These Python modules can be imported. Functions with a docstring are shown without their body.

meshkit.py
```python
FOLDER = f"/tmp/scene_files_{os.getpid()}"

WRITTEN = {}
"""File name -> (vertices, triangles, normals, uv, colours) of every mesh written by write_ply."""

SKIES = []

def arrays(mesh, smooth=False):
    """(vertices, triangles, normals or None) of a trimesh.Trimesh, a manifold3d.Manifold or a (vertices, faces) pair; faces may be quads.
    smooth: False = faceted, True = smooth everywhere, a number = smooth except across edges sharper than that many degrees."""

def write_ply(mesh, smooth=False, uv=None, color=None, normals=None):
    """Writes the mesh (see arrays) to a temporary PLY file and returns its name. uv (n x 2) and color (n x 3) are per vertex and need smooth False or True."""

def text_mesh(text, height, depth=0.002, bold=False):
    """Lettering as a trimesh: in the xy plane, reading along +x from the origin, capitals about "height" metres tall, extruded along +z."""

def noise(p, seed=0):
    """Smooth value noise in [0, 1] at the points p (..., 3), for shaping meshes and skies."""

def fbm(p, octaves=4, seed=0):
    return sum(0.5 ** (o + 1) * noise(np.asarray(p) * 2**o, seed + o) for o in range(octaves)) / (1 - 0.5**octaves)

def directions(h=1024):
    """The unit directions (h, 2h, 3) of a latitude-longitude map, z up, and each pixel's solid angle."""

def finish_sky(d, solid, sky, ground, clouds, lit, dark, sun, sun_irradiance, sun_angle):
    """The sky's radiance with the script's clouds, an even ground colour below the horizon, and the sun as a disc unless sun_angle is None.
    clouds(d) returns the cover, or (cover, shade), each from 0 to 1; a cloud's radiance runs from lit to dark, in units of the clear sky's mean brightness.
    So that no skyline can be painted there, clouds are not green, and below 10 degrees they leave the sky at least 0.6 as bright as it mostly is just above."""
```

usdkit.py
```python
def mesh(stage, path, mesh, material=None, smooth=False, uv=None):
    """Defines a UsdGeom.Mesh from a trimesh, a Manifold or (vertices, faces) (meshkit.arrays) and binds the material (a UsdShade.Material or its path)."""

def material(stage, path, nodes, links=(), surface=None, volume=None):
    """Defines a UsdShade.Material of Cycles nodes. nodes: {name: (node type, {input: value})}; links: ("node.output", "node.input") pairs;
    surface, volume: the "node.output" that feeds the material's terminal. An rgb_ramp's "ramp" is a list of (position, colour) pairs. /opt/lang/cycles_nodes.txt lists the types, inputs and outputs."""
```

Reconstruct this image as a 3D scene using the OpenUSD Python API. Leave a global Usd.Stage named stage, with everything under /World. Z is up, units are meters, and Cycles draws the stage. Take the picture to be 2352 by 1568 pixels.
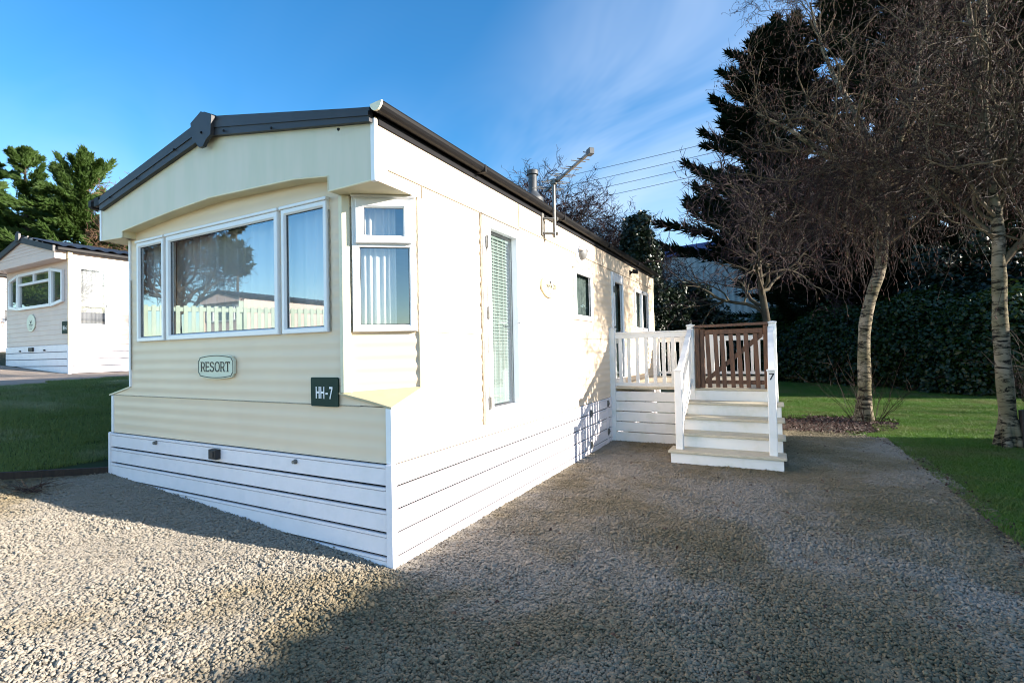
import math, random
import numpy as np, trimesh
from shapely.geometry import Polygon, Point, box as sbox, LineString
from shapely import affinity
from scipy.spatial import ConvexHull
import usdkit
from meshkit import text_mesh, fbm
from pxr import Usd, UsdGeom, UsdLux, UsdShade, Gf, Sdf, Vt

stage = Usd.Stage.CreateInMemory()
UsdGeom.SetStageUpAxis(stage, UsdGeom.Tokens.z)
UsdGeom.SetStageMetersPerUnit(stage, 1.0)
UsdGeom.Xform.Define(stage, '/World')
UsdGeom.Scope.Define(stage, '/World/Looks')

# ------------------------------------------------------------------ camera
CAM = np.array([2.46266, -2.74370, 1.55])
YAW, PITCH, ROLL = 0.488749, 0.0207087, -0.0206873
EXPOSURE = 1.72
_F = np.array([-math.sin(YAW) * math.cos(PITCH), math.cos(YAW) * math.cos(PITCH), math.sin(PITCH)])
_R = np.cross(_F, [0, 0, 1]); _R /= np.linalg.norm(_R); _U = np.cross(_R, _F)
_R2 = math.cos(ROLL) * _R + math.sin(ROLL) * _U
_U2 = -math.sin(ROLL) * _R + math.cos(ROLL) * _U
camera = UsdGeom.Camera.Define(stage, '/World/camera')
_m = np.eye(4); _m[0, :3], _m[1, :3], _m[2, :3], _m[3, :3] = _R2, _U2, -_F, CAM
camera.AddTransformOp().Set(Gf.Matrix4d(_m.tolist()))
camera.CreateHorizontalApertureAttr(36.0); camera.CreateVerticalApertureAttr(36.0 * 682 / 1024)
camera.CreateFocalLengthAttr(36.0 * 1127.42 / 2352)
camera.CreateClippingRangeAttr(Gf.Vec2f(0.05, 2000))
camera.CreateExposureAttr(EXPOSURE)

# ------------------------------------------------------------------ sky and sun
SUN = np.array([1.0, 0.245, 0.318]); SUN /= np.linalg.norm(SUN)
ELEV, ROT = math.asin(SUN[2]), math.atan2(SUN[0], SUN[1])
SKY_STRENGTH, SUN_INTENSITY = 0.092, 1.25
sky = UsdLux.DomeLight.Define(stage, '/World/sky')
sky_mat = usdkit.material(stage, '/World/Looks/sky_air', {
    'sky': ('sky_texture', {'sky_type': 'single_scattering', 'sun_disc': False, 'sun_elevation': ELEV, 'sun_rotation': ROT,
                            'altitude': 100.0, 'air_density': 1.0, 'aerosol_density': 0.35, 'ozone_density': 2.2}),
    'tint': ('hsv', {'saturation': 1.36, 'value': 1.0, 'fac': 1.0}),
    'tc': ('texture_coordinate', {}),
    'map': ('mapping', {'rotation': (0.5, -0.62, 0.35), 'scale': (0.9, 4.2, 2.4)}),
    'n': ('noise_texture', {'scale': 1.15, 'detail': 5.0, 'roughness': 0.56, 'distortion': 0.7}),
    'r': ('rgb_ramp', {'ramp': [(0.0, (0, 0, 0)), (0.34, (0, 0, 0)), (0.58, (0.42, 0.42, 0.42)), (0.85, (0.8, 0.8, 0.8))]}),
    'n2': ('noise_texture', {'scale': 1.3, 'detail': 1.0}),
    'r2': ('rgb_ramp', {'ramp': [(0.0, (0, 0, 0)), (0.40, (0.03, 0.03, 0.03)), (0.66, (0.85, 0.85, 0.85))]}),
    'm': ('math', {'math_type': 'multiply'}),
    'mix': ('mix_color', {'blend_type': 'mix', 'b': (3.9, 4.3, 4.9), 'use_clamp': False}),
    'bg': ('background_shader', {'strength': SKY_STRENGTH})},
    [('tc.generated', 'map.vector'), ('map.vector', 'n.vector'), ('n.fac', 'r.fac'), ('tc.generated', 'n2.vector'), ('n2.fac', 'r2.fac'),
     ('r.color', 'm.value1'), ('r2.color', 'm.value2'), ('m.value', 'mix.fac'),
     ('sky.color', 'tint.color'), ('tint.color', 'mix.a'), ('mix.result', 'bg.color')], surface='bg.background')
UsdShade.MaterialBindingAPI.Apply(sky.GetPrim()).Bind(sky_mat)
sky.GetPrim().SetCustomDataByKey('kind', 'structure')
sky.GetPrim().SetCustomDataByKey('label', 'clear blue winter sky with thin wispy white cloud')
sky.GetPrim().SetCustomDataByKey('category', 'sky')
sun = UsdLux.DistantLight.Define(stage, '/World/sun')
sun.CreateIntensityAttr(SUN_INTENSITY); sun.CreateAngleAttr(0.5); sun.CreateNormalizeAttr(True)
sun.CreateColorAttr(Gf.Vec3f(1.0, 0.91, 0.80))
_z = SUN; _x = np.cross([0, 0, 1], _z); _x /= np.linalg.norm(_x); _y = np.cross(_z, _x)
_m = np.eye(4); _m[0, :3], _m[1, :3], _m[2, :3] = _x, _y, _z
sun.AddTransformOp().Set(Gf.Matrix4d(_m.tolist()))

# ------------------------------------------------------------------ helpers: names, things, meshes
_used = {}
def numbered(parent, name):
    k = (parent, name); n = _used.get(k, 0); _used[k] = n + 1
    return f'{parent}/{name}' if n == 0 else f'{parent}/{name}_{n:03d}'
def path_of(p): return p if isinstance(p, str) else str(p.GetPath())
def tag(prim, label=None, cat=None, group=None, kind=None):
    for k, v in (('label', label), ('category', cat), ('group', group), ('kind', kind)):
        if v: prim.SetCustomDataByKey(k, v)
    return prim
def thing(name, label, cat, loc=(0, 0, 0), rotz=0.0, group=None, kind=None):
    x = UsdGeom.Xform.Define(stage, numbered('/World', name))
    x.AddTranslateOp().Set(Gf.Vec3d(*map(float, loc))); x.AddRotateZOp().Set(float(rotz)); x.AddScaleOp().Set(Gf.Vec3f(1, 1, 1))
    return tag(x.GetPrim(), label, cat, group, kind)
def dup(src, name, label, loc, rotz=0.0, scale=(1, 1, 1), group=None):
    r = thing(name, label, src.GetCustomDataByKey('category'), loc, rotz, group)
    UsdGeom.XformCommonAPI
    for op in UsdGeom.Xformable(r).GetOrderedXformOps():
        if op.GetOpType() == UsdGeom.XformOp.TypeScale: op.Set(Gf.Vec3f(*map(float, scale)))
    r.GetReferences().AddInternalReference(src.GetPath()); r.SetInstanceable(True)
    return r
def obj(name, mesh, mat, parent='/World', smooth=False, label=None, cat=None, group=None, kind=None):
    p = numbered(path_of(parent), name)
    if isinstance(mesh, (list,)): mesh = cat_mesh(mesh)
    return tag(usdkit.mesh(stage, p, mesh, mat, smooth=smooth).GetPrim(), label, cat, group, kind)

def cat_mesh(ms):
    vs, fs, o = [], [], 0
    for m in ms:
        v, f = (m.vertices, m.faces) if hasattr(m, 'vertices') else m
        f = np.asarray(f)
        if f.shape[1] == 4: f = np.vstack([f[:, [0, 1, 2]], f[:, [0, 2, 3]]])
        vs.append(np.asarray(v, float)); fs.append(f + o); o += len(v)
    return (np.vstack(vs), np.vstack(fs))
def hull(pts):
    pts = np.asarray(pts, float); h = ConvexHull(pts)
    f = h.simplices.copy(); c = pts[h.vertices].mean(0)
    a = pts[f]; n = np.cross(a[:, 1] - a[:, 0], a[:, 2] - a[:, 0]); flip = ((a[:, 0] - c) * n).sum(1) < 0
    f[flip] = f[flip][:, ::-1]
    used = np.unique(f); re = -np.ones(len(pts), int); re[used] = np.arange(len(used))
    return (pts[used], re[f])
_cbf = None
def cbox(x0, x1, y0, y1, z0, z1, b=0.004):
    """A box with chamfered edges."""
    global _cbf
    b = min(b, .45 * min(x1 - x0, y1 - y0, z1 - z0))
    unit, P = [], []
    for ax in range(3):
        for s in np.ndindex(2, 2, 2):
            unit.append([(-1 + 2 * s[k]) * (2 if k == ax else 1) for k in range(3)])
            P.append([(lo if s[k] == 0 else hi) + (0 if k == ax else (b if s[k] == 0 else -b)) for k, (lo, hi) in enumerate(((x0, x1), (y0, y1), (z0, z1)))])
    if _cbf is None:
        v, f = hull(np.array(unit, float)); order = [next(i for i, q in enumerate(unit) if np.allclose(q, w)) for w in v]
        _cbf = np.array(order)[f]
    return (np.array(P), _cbf)
def place(mesh, o, u, w, n):
    v, f = (mesh.vertices, mesh.faces) if hasattr(mesh, 'vertices') else mesh
    B = np.array([u, w, n], float)
    return (np.asarray(v, float) @ B + np.asarray(o, float), np.asarray(f))
FRONT = lambda m, y=0.0: place(m, (0, y, 0), (1, 0, 0), (0, 0, 1), (0, -1, 0))
SIDE = lambda m, x=0.0: place(m, (x, 0, 0), (0, 1, 0), (0, 0, 1), (1, 0, 0))
def ext(poly, d, n0=0.0):
    ms = []
    for g in getattr(poly, 'geoms', [poly]):
        m = trimesh.creation.extrude_polygon(g, d, engine='earcut'); m.apply_translation((0, 0, n0)); ms.append(m)
    return cat_mesh(ms)
def ring(u0, u1, w0, w1, t, d, n0=0.0, tb=None):
    """A mitred rectangular frame with a bevelled section, in the u-w plane, from n0 to n0+d."""
    parts = []
    tb = tb or t
    prof = [(0, 0), (0, d - .006), (.006, d), (t - .012, d), (t, d * .45), (t, 0)]
    for k, (a, b) in enumerate((((u0, w0), (u1, w0)), ((u1, w0), (u1, w1)), ((u1, w1), (u0, w1)), ((u0, w1), (u0, w0)))):
        pass
    vs, fs = [], []
    corners = [(u0, w0, 1, 1), (u1, w0, -1, 1), (u1, w1, -1, -1), (u0, w1, 1, -1)]
    for (cu, cw, su, sw) in corners:
        for (a, h) in prof: vs.append((cu + su * a, cw + sw * a, n0 + h))
    k = len(prof)
    for c in range(4):
        e = (c + 1) % 4
        for i in range(k - 1):
            fs.append((c * k + i, e * k + i, e * k + i + 1, c * k + i + 1))
    return cat_mesh([(np.array(vs), np.array(fs))])
def quad(p0, p1, p2, p3): return (np.array([p0, p1, p2, p3], float), np.array([[0, 1, 2], [0, 2, 3]]))
def tube(P, R, k=6, cap=False):
    P = np.asarray(P, float)
    return tubes(P[None], np.broadcast_to(np.asarray(R, float), (len(P),))[None], k, cap)
def tubes(P, R, k=3, cap=False):
    """P (N, m, 3) centre lines, R (N, m) radii."""
    N, m, _ = P.shape
    T = np.gradient(P, axis=1); T /= np.maximum(np.linalg.norm(T, axis=2, keepdims=True), 1e-9)
    main = P[:, -1] - P[:, 0]; main /= np.maximum(np.linalg.norm(main, axis=1, keepdims=True), 1e-9)
    ref = np.where(np.abs(main[:, 2:3]) > .8, np.array([[1., 0, 0]]), np.array([[0, 0, 1.]]))
    A = np.cross(T, ref[:, None, :]); A /= np.maximum(np.linalg.norm(A, axis=2, keepdims=True), 1e-9); B = np.cross(T, A)
    an = np.arange(k) / k * 2 * math.pi
    V = P[:, :, None] + R[:, :, None, None] * (A[:, :, None] * np.cos(an)[None, None, :, None] + B[:, :, None] * np.sin(an)[None, None, :, None])
    base = (np.arange(N) * m * k)[:, None, None]
    i = (np.arange(m - 1) * k)[None, :, None]; j = np.arange(k)[None, None, :]; j2 = (j + 1) % k
    a, b, c, d = base + i + j, base + i + j2, base + i + k + j2, base + i + k + j
    F = np.concatenate([np.stack([a, c, b], -1).reshape(-1, 3), np.stack([a, d, c], -1).reshape(-1, 3)])
    if cap:
        e = []
        for n in range(N):
            for s, fl in ((0, 0), ((m - 1) * k, 1)):
                for q in range(1, k - 1):
                    t = [n * m * k + s, n * m * k + s + q, n * m * k + s + q + 1]
                    e.append(t[::-1] if fl else t)
        F = np.vstack([F, np.array(e)])
    return (V.reshape(-1, 3), F)
def lathe(prof, k=20, loc=(0, 0, 0)):
    prof = np.asarray(prof, float); an = np.arange(k) / k * 2 * math.pi
    V = np.stack([prof[:, None, 0] * np.cos(an), prof[:, None, 0] * np.sin(an), np.broadcast_to(prof[:, None, 1], (len(prof), k))], -1).reshape(-1, 3)
    F = [(i * k + j, i * k + (j + 1) % k, (i + 1) * k + (j + 1) % k, (i + 1) * k + j) for i in range(len(prof) - 1) for j in range(k)]
    return cat_mesh([(V + np.array(loc), np.array(F))])

# ------------------------------------------------------------------ materials
def mat(name, color, rough=.5, var=None, vscale=4.0, vstretch=(1, 1, 1), bump=0.0, bscale=60.0, spec=.5, lo=.35, hi=.7, coat=0.0, metallic=0.0, island=None, trans=0.0, ramp=None):
    """A principled surface whose colour varies between color and var by noise; island: a ramp of colours picked per loose piece."""
    n = {'p': ('principled_bsdf', {'base_color': color, 'roughness': rough, 'specular_ior_level': spec, 'coat_weight': coat, 'metallic': metallic})}
    L = []
    src = None
    if island:
        n['g'] = ('geometry', {}); n['ir'] = ('rgb_ramp', {'ramp': island}); L.append(('g.random_per_island', 'ir.fac')); src = 'ir.color'
    if var is not None:
        n['geo'] = ('geometry', {}); n['map'] = ('mapping', {'scale': vstretch}); n['noise'] = ('noise_texture', {'scale': vscale, 'detail': 5.0, 'roughness': .6})
        n['fr'] = ('rgb_ramp', {'ramp': [(lo, (0, 0, 0)), (hi, (1, 1, 1))]}); n['mix'] = ('mix_color', {'a': color, 'b': var})
        L += [('geo.position', 'map.vector'), ('map.vector', 'noise.vector'), ('noise.fac', 'fr.fac'), ('fr.color', 'mix.fac')]
        if src: L.append((src, 'mix.a'))
        src = 'mix.result'
    if src: L.append((src, 'p.base_color'))
    if bump:
        n['bg'] = ('geometry', {}); n['bn'] = ('noise_texture', {'scale': bscale, 'detail': 4.0}); n['b'] = ('bump', {'strength': min(1, bump), 'distance': .01})
        L += [('bg.position', 'bn.vector'), ('bn.fac', 'b.height'), ('b.normal', 'p.normal')]
    out = 'p.BSDF'
    if trans:
        n['t'] = ('translucent_bsdf', {'color': color}); n['mc'] = ('mix_closure', {'fac': trans})
        if src: L.append((src, 't.color'))
        L += [('p.BSDF', 'mc.closure1'), ('t.BSDF', 'mc.closure2')]; out = 'mc.closure'
    return usdkit.material(stage, f'/World/Looks/{name}', n, L, surface=out)
def pane_mat(name, tint, f0, rough=0.0):
    """A thin double-glazed pane: see-through with a mirror that grows towards grazing angles (Schlick), alike from both sides."""
    return usdkit.material(stage, f'/World/Looks/{name}', {
        't': ('transparent_bsdf', {'color': tint}), 'g': ('glossy_bsdf', {'color': (.95, .97, 1), 'roughness': rough}), 'f': ('layer_weight', {'blend': .5}),
        'pw': ('math', {'math_type': 'power', 'value2': 4.0}), 'ma': ('math', {'math_type': 'multiply_add', 'value2': 1 - f0, 'value3': f0}), 'm': ('mix_closure', {})},
        [('f.facing', 'pw.value1'), ('pw.value', 'ma.value1'), ('ma.value', 'm.fac'), ('t.BSDF', 'm.closure1'), ('g.BSDF', 'm.closure2')], surface='m.closure')

M = {}
M['cream'] = mat('cream_cladding', (.76, .61, .45), .42, var=(.71, .57, .425), vscale=1.6, vstretch=(1.0, 1.0, .5), lo=.4, hi=.8)
M['cream_hood'] = mat('cream_hood_board', (.65, .59, .465), .45, var=(.57, .555, .415), vscale=2.2, vstretch=(3, 3, .5), lo=.42, hi=.75)
M['cream_trim'] = mat('cream_trim', (.76, .70, .52), .4, var=(.62, .58, .40), vscale=5, lo=.5, hi=.85)
M['shelf'] = mat('cream_shelf', (.50, .42, .26), .55, var=(.42, .36, .23), vscale=5)
M['soffit'] = mat('soffit_board', (.70, .63, .42), .5, var=(.58, .53, .36), vscale=3)
M['pale_clad'] = mat('pale_cladding', (.72, .57, .49), .45, var=(.66, .52, .45), vscale=2)
M['white'] = mat('white_plastic', (.80, .755, .79), .35, var=(.72, .69, .715), vscale=6, lo=.45, hi=.8)
M['white_deck'] = mat('white_deck_plastic', (.80, .80, .78), .4, var=(.66, .68, .60), vscale=5, lo=.5, hi=.85)
M['upvc'] = mat('window_plastic', (.82, .82, .83), .25)
M['seal'] = mat('grey_sealant', (.26, .225, .17), .7, var=(.40, .35, .27), vscale=40)
M['roofing'] = mat('dark_roof_steel', (.018, .019, .022), .5, var=(.028, .028, .034), vscale=3, bump=.1, bscale=200)
M['gutter'] = mat('black_gutter', (.008, .008, .009), .55, spec=.2)
M['rough_black'] = mat('black_stone_coat', (.014, .014, .016), .8, spec=.2, bump=.6, bscale=350)
M['dark'] = mat('under_van_shade', (.03, .028, .025), .9)  # dark colour stands for the shade in the empty space under a caravan
M['metal'] = mat('galvanised_metal', (.19, .19, .185), .45, metallic=.25, var=(.12, .11, .09), vscale=30)
M['greypipe'] = mat('grey_flue_metal', (.05, .06, .07), .6, var=(.035, .04, .048), vscale=8)
M['sign'] = mat('dark_green_sign', (.008, .030, .021), .6, spec=.3)
M['ink'] = mat('black_ink', (.01, .012, .015), .4)
M['plaque'] = mat('pale_green_plaque', (.60, .64, .52), .35)
M['oval'] = mat('cream_oval_plaque', (.60, .53, .36), .35)
M['grey_ink'] = mat('grey_ink', (.04, .04, .045), .5)
M['rubber'] = mat('black_rubber', (.02, .02, .022), .5)
M['lampglass'] = mat('frosted_lamp_glass', (.2, .2, .195), .25)
M['net'] = mat('net_curtain', (.88, .88, .87), .8, trans=.35)
M['netgreen'] = mat('pale_green_curtain', (.26, .34, .32), .8, trans=.3, var=(.20, .27, .26), vscale=7, vstretch=(1, 6, .4))
M['blind'] = mat('pale_green_blind', (.27, .345, .325), .5)
M['inside'] = mat('caravan_interior', (.50, .45, .38), .7, var=(.40, .35, .29), vscale=2)
M['tread'] = mat('beige_composite_board', (.60, .53, .40), .55, var=(.44, .40, .30), vscale=4, vstretch=(3, 12, 12), bump=.2, bscale=90)
M['gatewood'] = mat('brown_gate_wood', (.15, .072, .038), .6, var=(.07, .033, .019), vscale=7, vstretch=(5, 5, .7), bump=.35, bscale=60)
M['oldwood'] = mat('dark_old_wood', (.04, .027, .02), .8, var=(.02, .015, .012), vscale=8, vstretch=(5, 5, .6), bump=.5, bscale=60)
M['pane'] = pane_mat('window_pane', (.965, .985, .98), .30)
M['dimroom'] = mat('dim_room', (.10, .11, .095), .8, var=(.2, .2, .17), vscale=5)
M['dullpane'] = pane_mat('dull_window_pane', (.80, .84, .82), .05)
M['greycurtain'] = mat('grey_net_curtain', (.42, .42, .44), .8, trans=.3)
M['soil'] = mat('dark_soil', (.035, .025, .018), .95, var=(.06, .045, .03), vscale=12, bump=.8, bscale=80)

# ------------------------------------------------------------------ terrain
_hx = np.array([-400, -60, -30, -26, -13.6, -9.0, -7.7, -6.2, -4.1, 0, 60, 400.]); _hz = np.array([8, 3.0, 2.1, 1.95, 1.21, 1.17, 1.12, .84, .29, 0, 0, 0.])
def H(x, y): return np.interp(x, _hx, _hz)
def sheet(poly, dz, step=.25, noise=0.0, seed=0):
    """A terrain-following sheet over a polygon; columns fall on the terrain's own breaks so it never cuts through."""
    x0, y0, x1, y1 = poly.bounds
    xs = np.unique(np.concatenate([np.arange(x0, x1 + step, step), _hx[(_hx > x0) & (_hx < x1)]]))
    tris, pts = [], []
    from shapely.prepared import prep
    o = 0
    for a, b in zip(xs[:-1], xs[1:]):
        c = poly.intersection(sbox(a, y0 - 1, b, y1 + 1))
        for g in getattr(c, 'geoms', [c]):
            if g.geom_type != 'Polygon' or g.area < 1e-5: continue
            v, f = trimesh.creation.triangulate_polygon(g, engine='earcut')
            z = H(v[:, 0], v[:, 1]) + dz
            pts.append(np.column_stack([v, z])); tris.append(f + o); o += len(v)
    V, Fc = np.vstack(pts), np.vstack(tris)
    a = V[Fc]; n = np.cross(a[:, 1] - a[:, 0], a[:, 2] - a[:, 0]); Fc[n[:, 2] < 0] = Fc[n[:, 2] < 0][:, ::-1]
    return (V, Fc)
GX = np.unique(np.concatenate([_hx, np.linspace(-60, 60, 61)])); GY = np.array([-400, -100, -50, -20, -10, 0, 10, 20, 40, 80, 150, 400.])
gv = np.array([(x, y, H(x, y)) for x in GX for y in GY]); ny = len(GY)
gf = np.array([(i * ny + j, (i + 1) * ny + j, (i + 1) * ny + j + 1, i * ny + j + 1) for i in range(len(GX) - 1) for j in range(ny - 1)])
M['lawn'] = mat('lawn_soil', (.022, .040, .010), .95, var=(.035, .055, .014), vscale=1.5, bump=.8, bscale=60)
obj('ground', (gv, gf), M['lawn'], label='short green lawn and banks around the caravans', cat='ground', kind='structure')

GRAVEL = Polygon([(-4.08, 9.3), (-4.08, 0), (-4.45, -.9), (-6.2, -3.2), (-6.2, -5), (7, -5), (4.0, -1.2), (4.03, 2.1), (4.1, 3.9), (4.12, 5.7), (3.98, 7.0), (3.55, 7.55), (2.5, 7.75), (2.4, 9.3)])
ROADTOP = Polygon([(-8.0, -1.6), (-8.35, .33), (-9.55, 2.7), (-10.8, 5.2), (-13.5, 6.2), (-13.5, 3.0), (-18, 2.95), (-25, 2.2), (-25, -4), (-8, -4)])
STONE = [(0, (.26, .23, .185)), (.12, (.46, .41, .32)), (.3, (.66, .595, .49)), (.48, (.76, .69, .58)), (.62, (.54, .50, .44)), (.76, (.82, .755, .645)), (.87, (.68, .56, .38)), (.93, (.54, .37, .20)), (1, (.84, .79, .70))]
def gravel_mat(name, cells):
    n = {'geo': ('geometry', {}), 'ns': ('noise_texture', {'scale': .55, 'detail': 4.0, 'roughness': .62}),
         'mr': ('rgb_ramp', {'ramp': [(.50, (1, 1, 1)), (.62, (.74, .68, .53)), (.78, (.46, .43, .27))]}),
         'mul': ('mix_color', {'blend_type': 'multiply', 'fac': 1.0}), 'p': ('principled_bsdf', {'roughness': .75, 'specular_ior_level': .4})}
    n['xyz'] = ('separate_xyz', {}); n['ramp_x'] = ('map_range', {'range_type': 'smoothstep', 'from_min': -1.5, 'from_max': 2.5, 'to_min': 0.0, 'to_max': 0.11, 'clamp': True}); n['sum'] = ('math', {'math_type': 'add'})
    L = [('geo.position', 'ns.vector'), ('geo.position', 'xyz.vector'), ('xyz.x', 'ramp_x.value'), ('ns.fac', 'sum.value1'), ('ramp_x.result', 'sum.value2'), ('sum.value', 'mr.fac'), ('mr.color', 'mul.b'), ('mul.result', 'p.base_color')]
    n['ir'] = ('rgb_ramp', {'ramp': STONE}); L.append(('ir.color', 'mul.a'))
    if cells: n['mr'] = ('rgb_ramp', {'ramp': [(.42, (.32, .29, .25)), (.70, (.17, .155, .10))]})  # bed colour darkened in place of the shade between stones
    if cells:
        n['v'] = ('voronoi_texture', {'scale': 38.0}); n['sep'] = ('separate_color', {}); n['b'] = ('bump', {'strength': 1.0, 'distance': .015, 'invert': True})
        L += [('geo.position', 'v.vector'), ('v.color', 'sep.color'), ('sep.r', 'ir.fac'), ('v.distance', 'b.height'), ('b.normal', 'p.normal')]
    else:
        L.append(('geo.random_per_island', 'ir.fac'))
    return usdkit.material(stage, f'/World/Looks/{name}', n, L, surface='p.BSDF')
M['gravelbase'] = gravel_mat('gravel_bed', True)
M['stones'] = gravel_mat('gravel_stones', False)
M['gravelroad'] = mat('tan_gravel_road', (.36, .29, .23), .9, var=(.24, .19, .15), vscale=3, bump=1.0, bscale=45)
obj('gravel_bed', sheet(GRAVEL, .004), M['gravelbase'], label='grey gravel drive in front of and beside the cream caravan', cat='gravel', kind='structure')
obj('gravel_road', sheet(ROADTOP, .008), M['gravelroad'], label='tan gravel road on top of the grass bank at left', cat='road', kind='structure')

def tile_instancer(name, protos, matl, centers, tile, label, cat, rng, dz=0.0, sc=(.7, 1.3)):
    """Scatters square tiles of stones or grass over the terrain."""
    pi = UsdGeom.PointInstancer.Define(stage, numbered('/World', name))
    rel = pi.CreatePrototypesRel()
    holder = UsdGeom.Scope.Define(stage, pi.GetPath().AppendChild('protos'))
    for i, m in enumerate(protos):
        rel.AddTarget(usdkit.mesh(stage, f'{holder.GetPath()}/{name}_tile' + (f'_{i:03d}' if i else ''), m, matl, smooth=False).GetPath())
    pos, q, idx, scl = [], [], [], []
    for (x, y) in centers:
        z = float(H(x, y)); sx = float(H(x + .1, y) - H(x - .1, y)) / .2
        pos.append((x, y, z + dz)); idx.append(int(rng.integers(len(protos))))
        r1 = Gf.Rotation(Gf.Vec3d(0, 0, 1), 90.0 * int(rng.integers(4))); r2 = Gf.Rotation(Gf.Vec3d(0, 1, 0), -math.degrees(math.atan(sx)))
        q.append(Gf.Quath((r1 * r2).GetQuat())); s = float(rng.uniform(*sc)); scl.append((1, 1, s))
    pi.CreatePositionsAttr([Gf.Vec3f(*map(float, p)) for p in pos]); pi.CreateOrientationsAttr(q); pi.CreateProtoIndicesAttr(idx); pi.CreateScalesAttr([Gf.Vec3f(*s) for s in scl])
    tag(pi.GetPrim(), label, cat, kind='stuff')
def stone_tile(rng, T=.4, n=1369):
    ico = trimesh.creation.icosphere(subdivisions=0); v0, f0 = ico.vertices, ico.faces
    V, F = [], []
    g = int(math.ceil(math.sqrt(n))); k = 0
    for i in range(g):
        for j in range(g):
            r = .0069 * math.exp(rng.normal(0, .36))
            v = v0 * (1 + rng.uniform(-.28, .28, (12, 1))) * np.array([1.25, .95, .72]) * r
            a = rng.normal(size=(3, 3)) * .35; an = rng.uniform(0, 6.283)
            Rz = np.array([[math.cos(an), -math.sin(an), 0], [math.sin(an), math.cos(an), 0], [0, 0, 1]])
            t = rng.normal(0, .4); Rx = np.array([[1, 0, 0], [0, math.cos(t), -math.sin(t)], [0, math.sin(t), math.cos(t)]])
            v = v @ Rx @ Rz + np.array([((i + rng.uniform(-.1, 1.1)) / g - .5) * T, ((j + rng.uniform(-.1, 1.1)) / g - .5) * T, .005 + abs(rng.normal(0, .0068))])
            V.append(v); F.append(f0 + 12 * k); k += 1
    return (np.vstack(V), np.vstack(F))
rng = np.random.default_rng(5)
cen = []
deck_zone = sbox(-4.0, .12, -.08, 9.2).union(sbox(-.05, 5.5, 2.45, 9.2)).union(sbox(1.3, 4.3, 2.45, 5.5))
inner = GRAVEL.buffer(.03)
for x in np.arange(-6.0, 4.4, .4):
    for y in np.arange(-2.2, 8.0, .4):
        p = Point(x, y)
        if inner.contains(p) and not deck_zone.contains(p): cen.append((x, y))
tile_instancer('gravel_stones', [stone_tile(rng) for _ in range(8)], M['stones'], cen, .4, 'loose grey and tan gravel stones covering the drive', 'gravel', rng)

def grass_tile(rng, T=.5, n=2600, h=.045):
    x, y = rng.uniform(-T / 2, T / 2, n), rng.uniform(-T / 2, T / 2, n)
    a = rng.uniform(0, 6.283, n); w = rng.uniform(.0018, .0032, n); L = h * rng.uniform(.5, 1.35, n); lean = rng.uniform(.15, 1.0, n) * L
    d = np.stack([np.cos(a), np.sin(a), 0 * a], 1); s = np.stack([-np.sin(a), np.cos(a), 0 * a], 1)
    P = np.stack([x, y, 0 * x], 1); up = np.array([0, 0, 1.])
    mid = P + d * (lean * .35)[:, None] + up * (L * .6)[:, None]; tip = P + d * lean[:, None] + up * (L * .85)[:, None]
    V = np.stack([P - s * w[:, None], P + s * w[:, None], mid - s * (w * .8)[:, None], mid + s * (w * .8)[:, None], tip], 1).reshape(-1, 3)
    b = (np.arange(n) * 5)[:, None]
    F = np.concatenate([b + np.array([0, 1, 3]), b + np.array([0, 3, 2]), b + np.array([2, 3, 4])])
    return (V, F)
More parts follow.
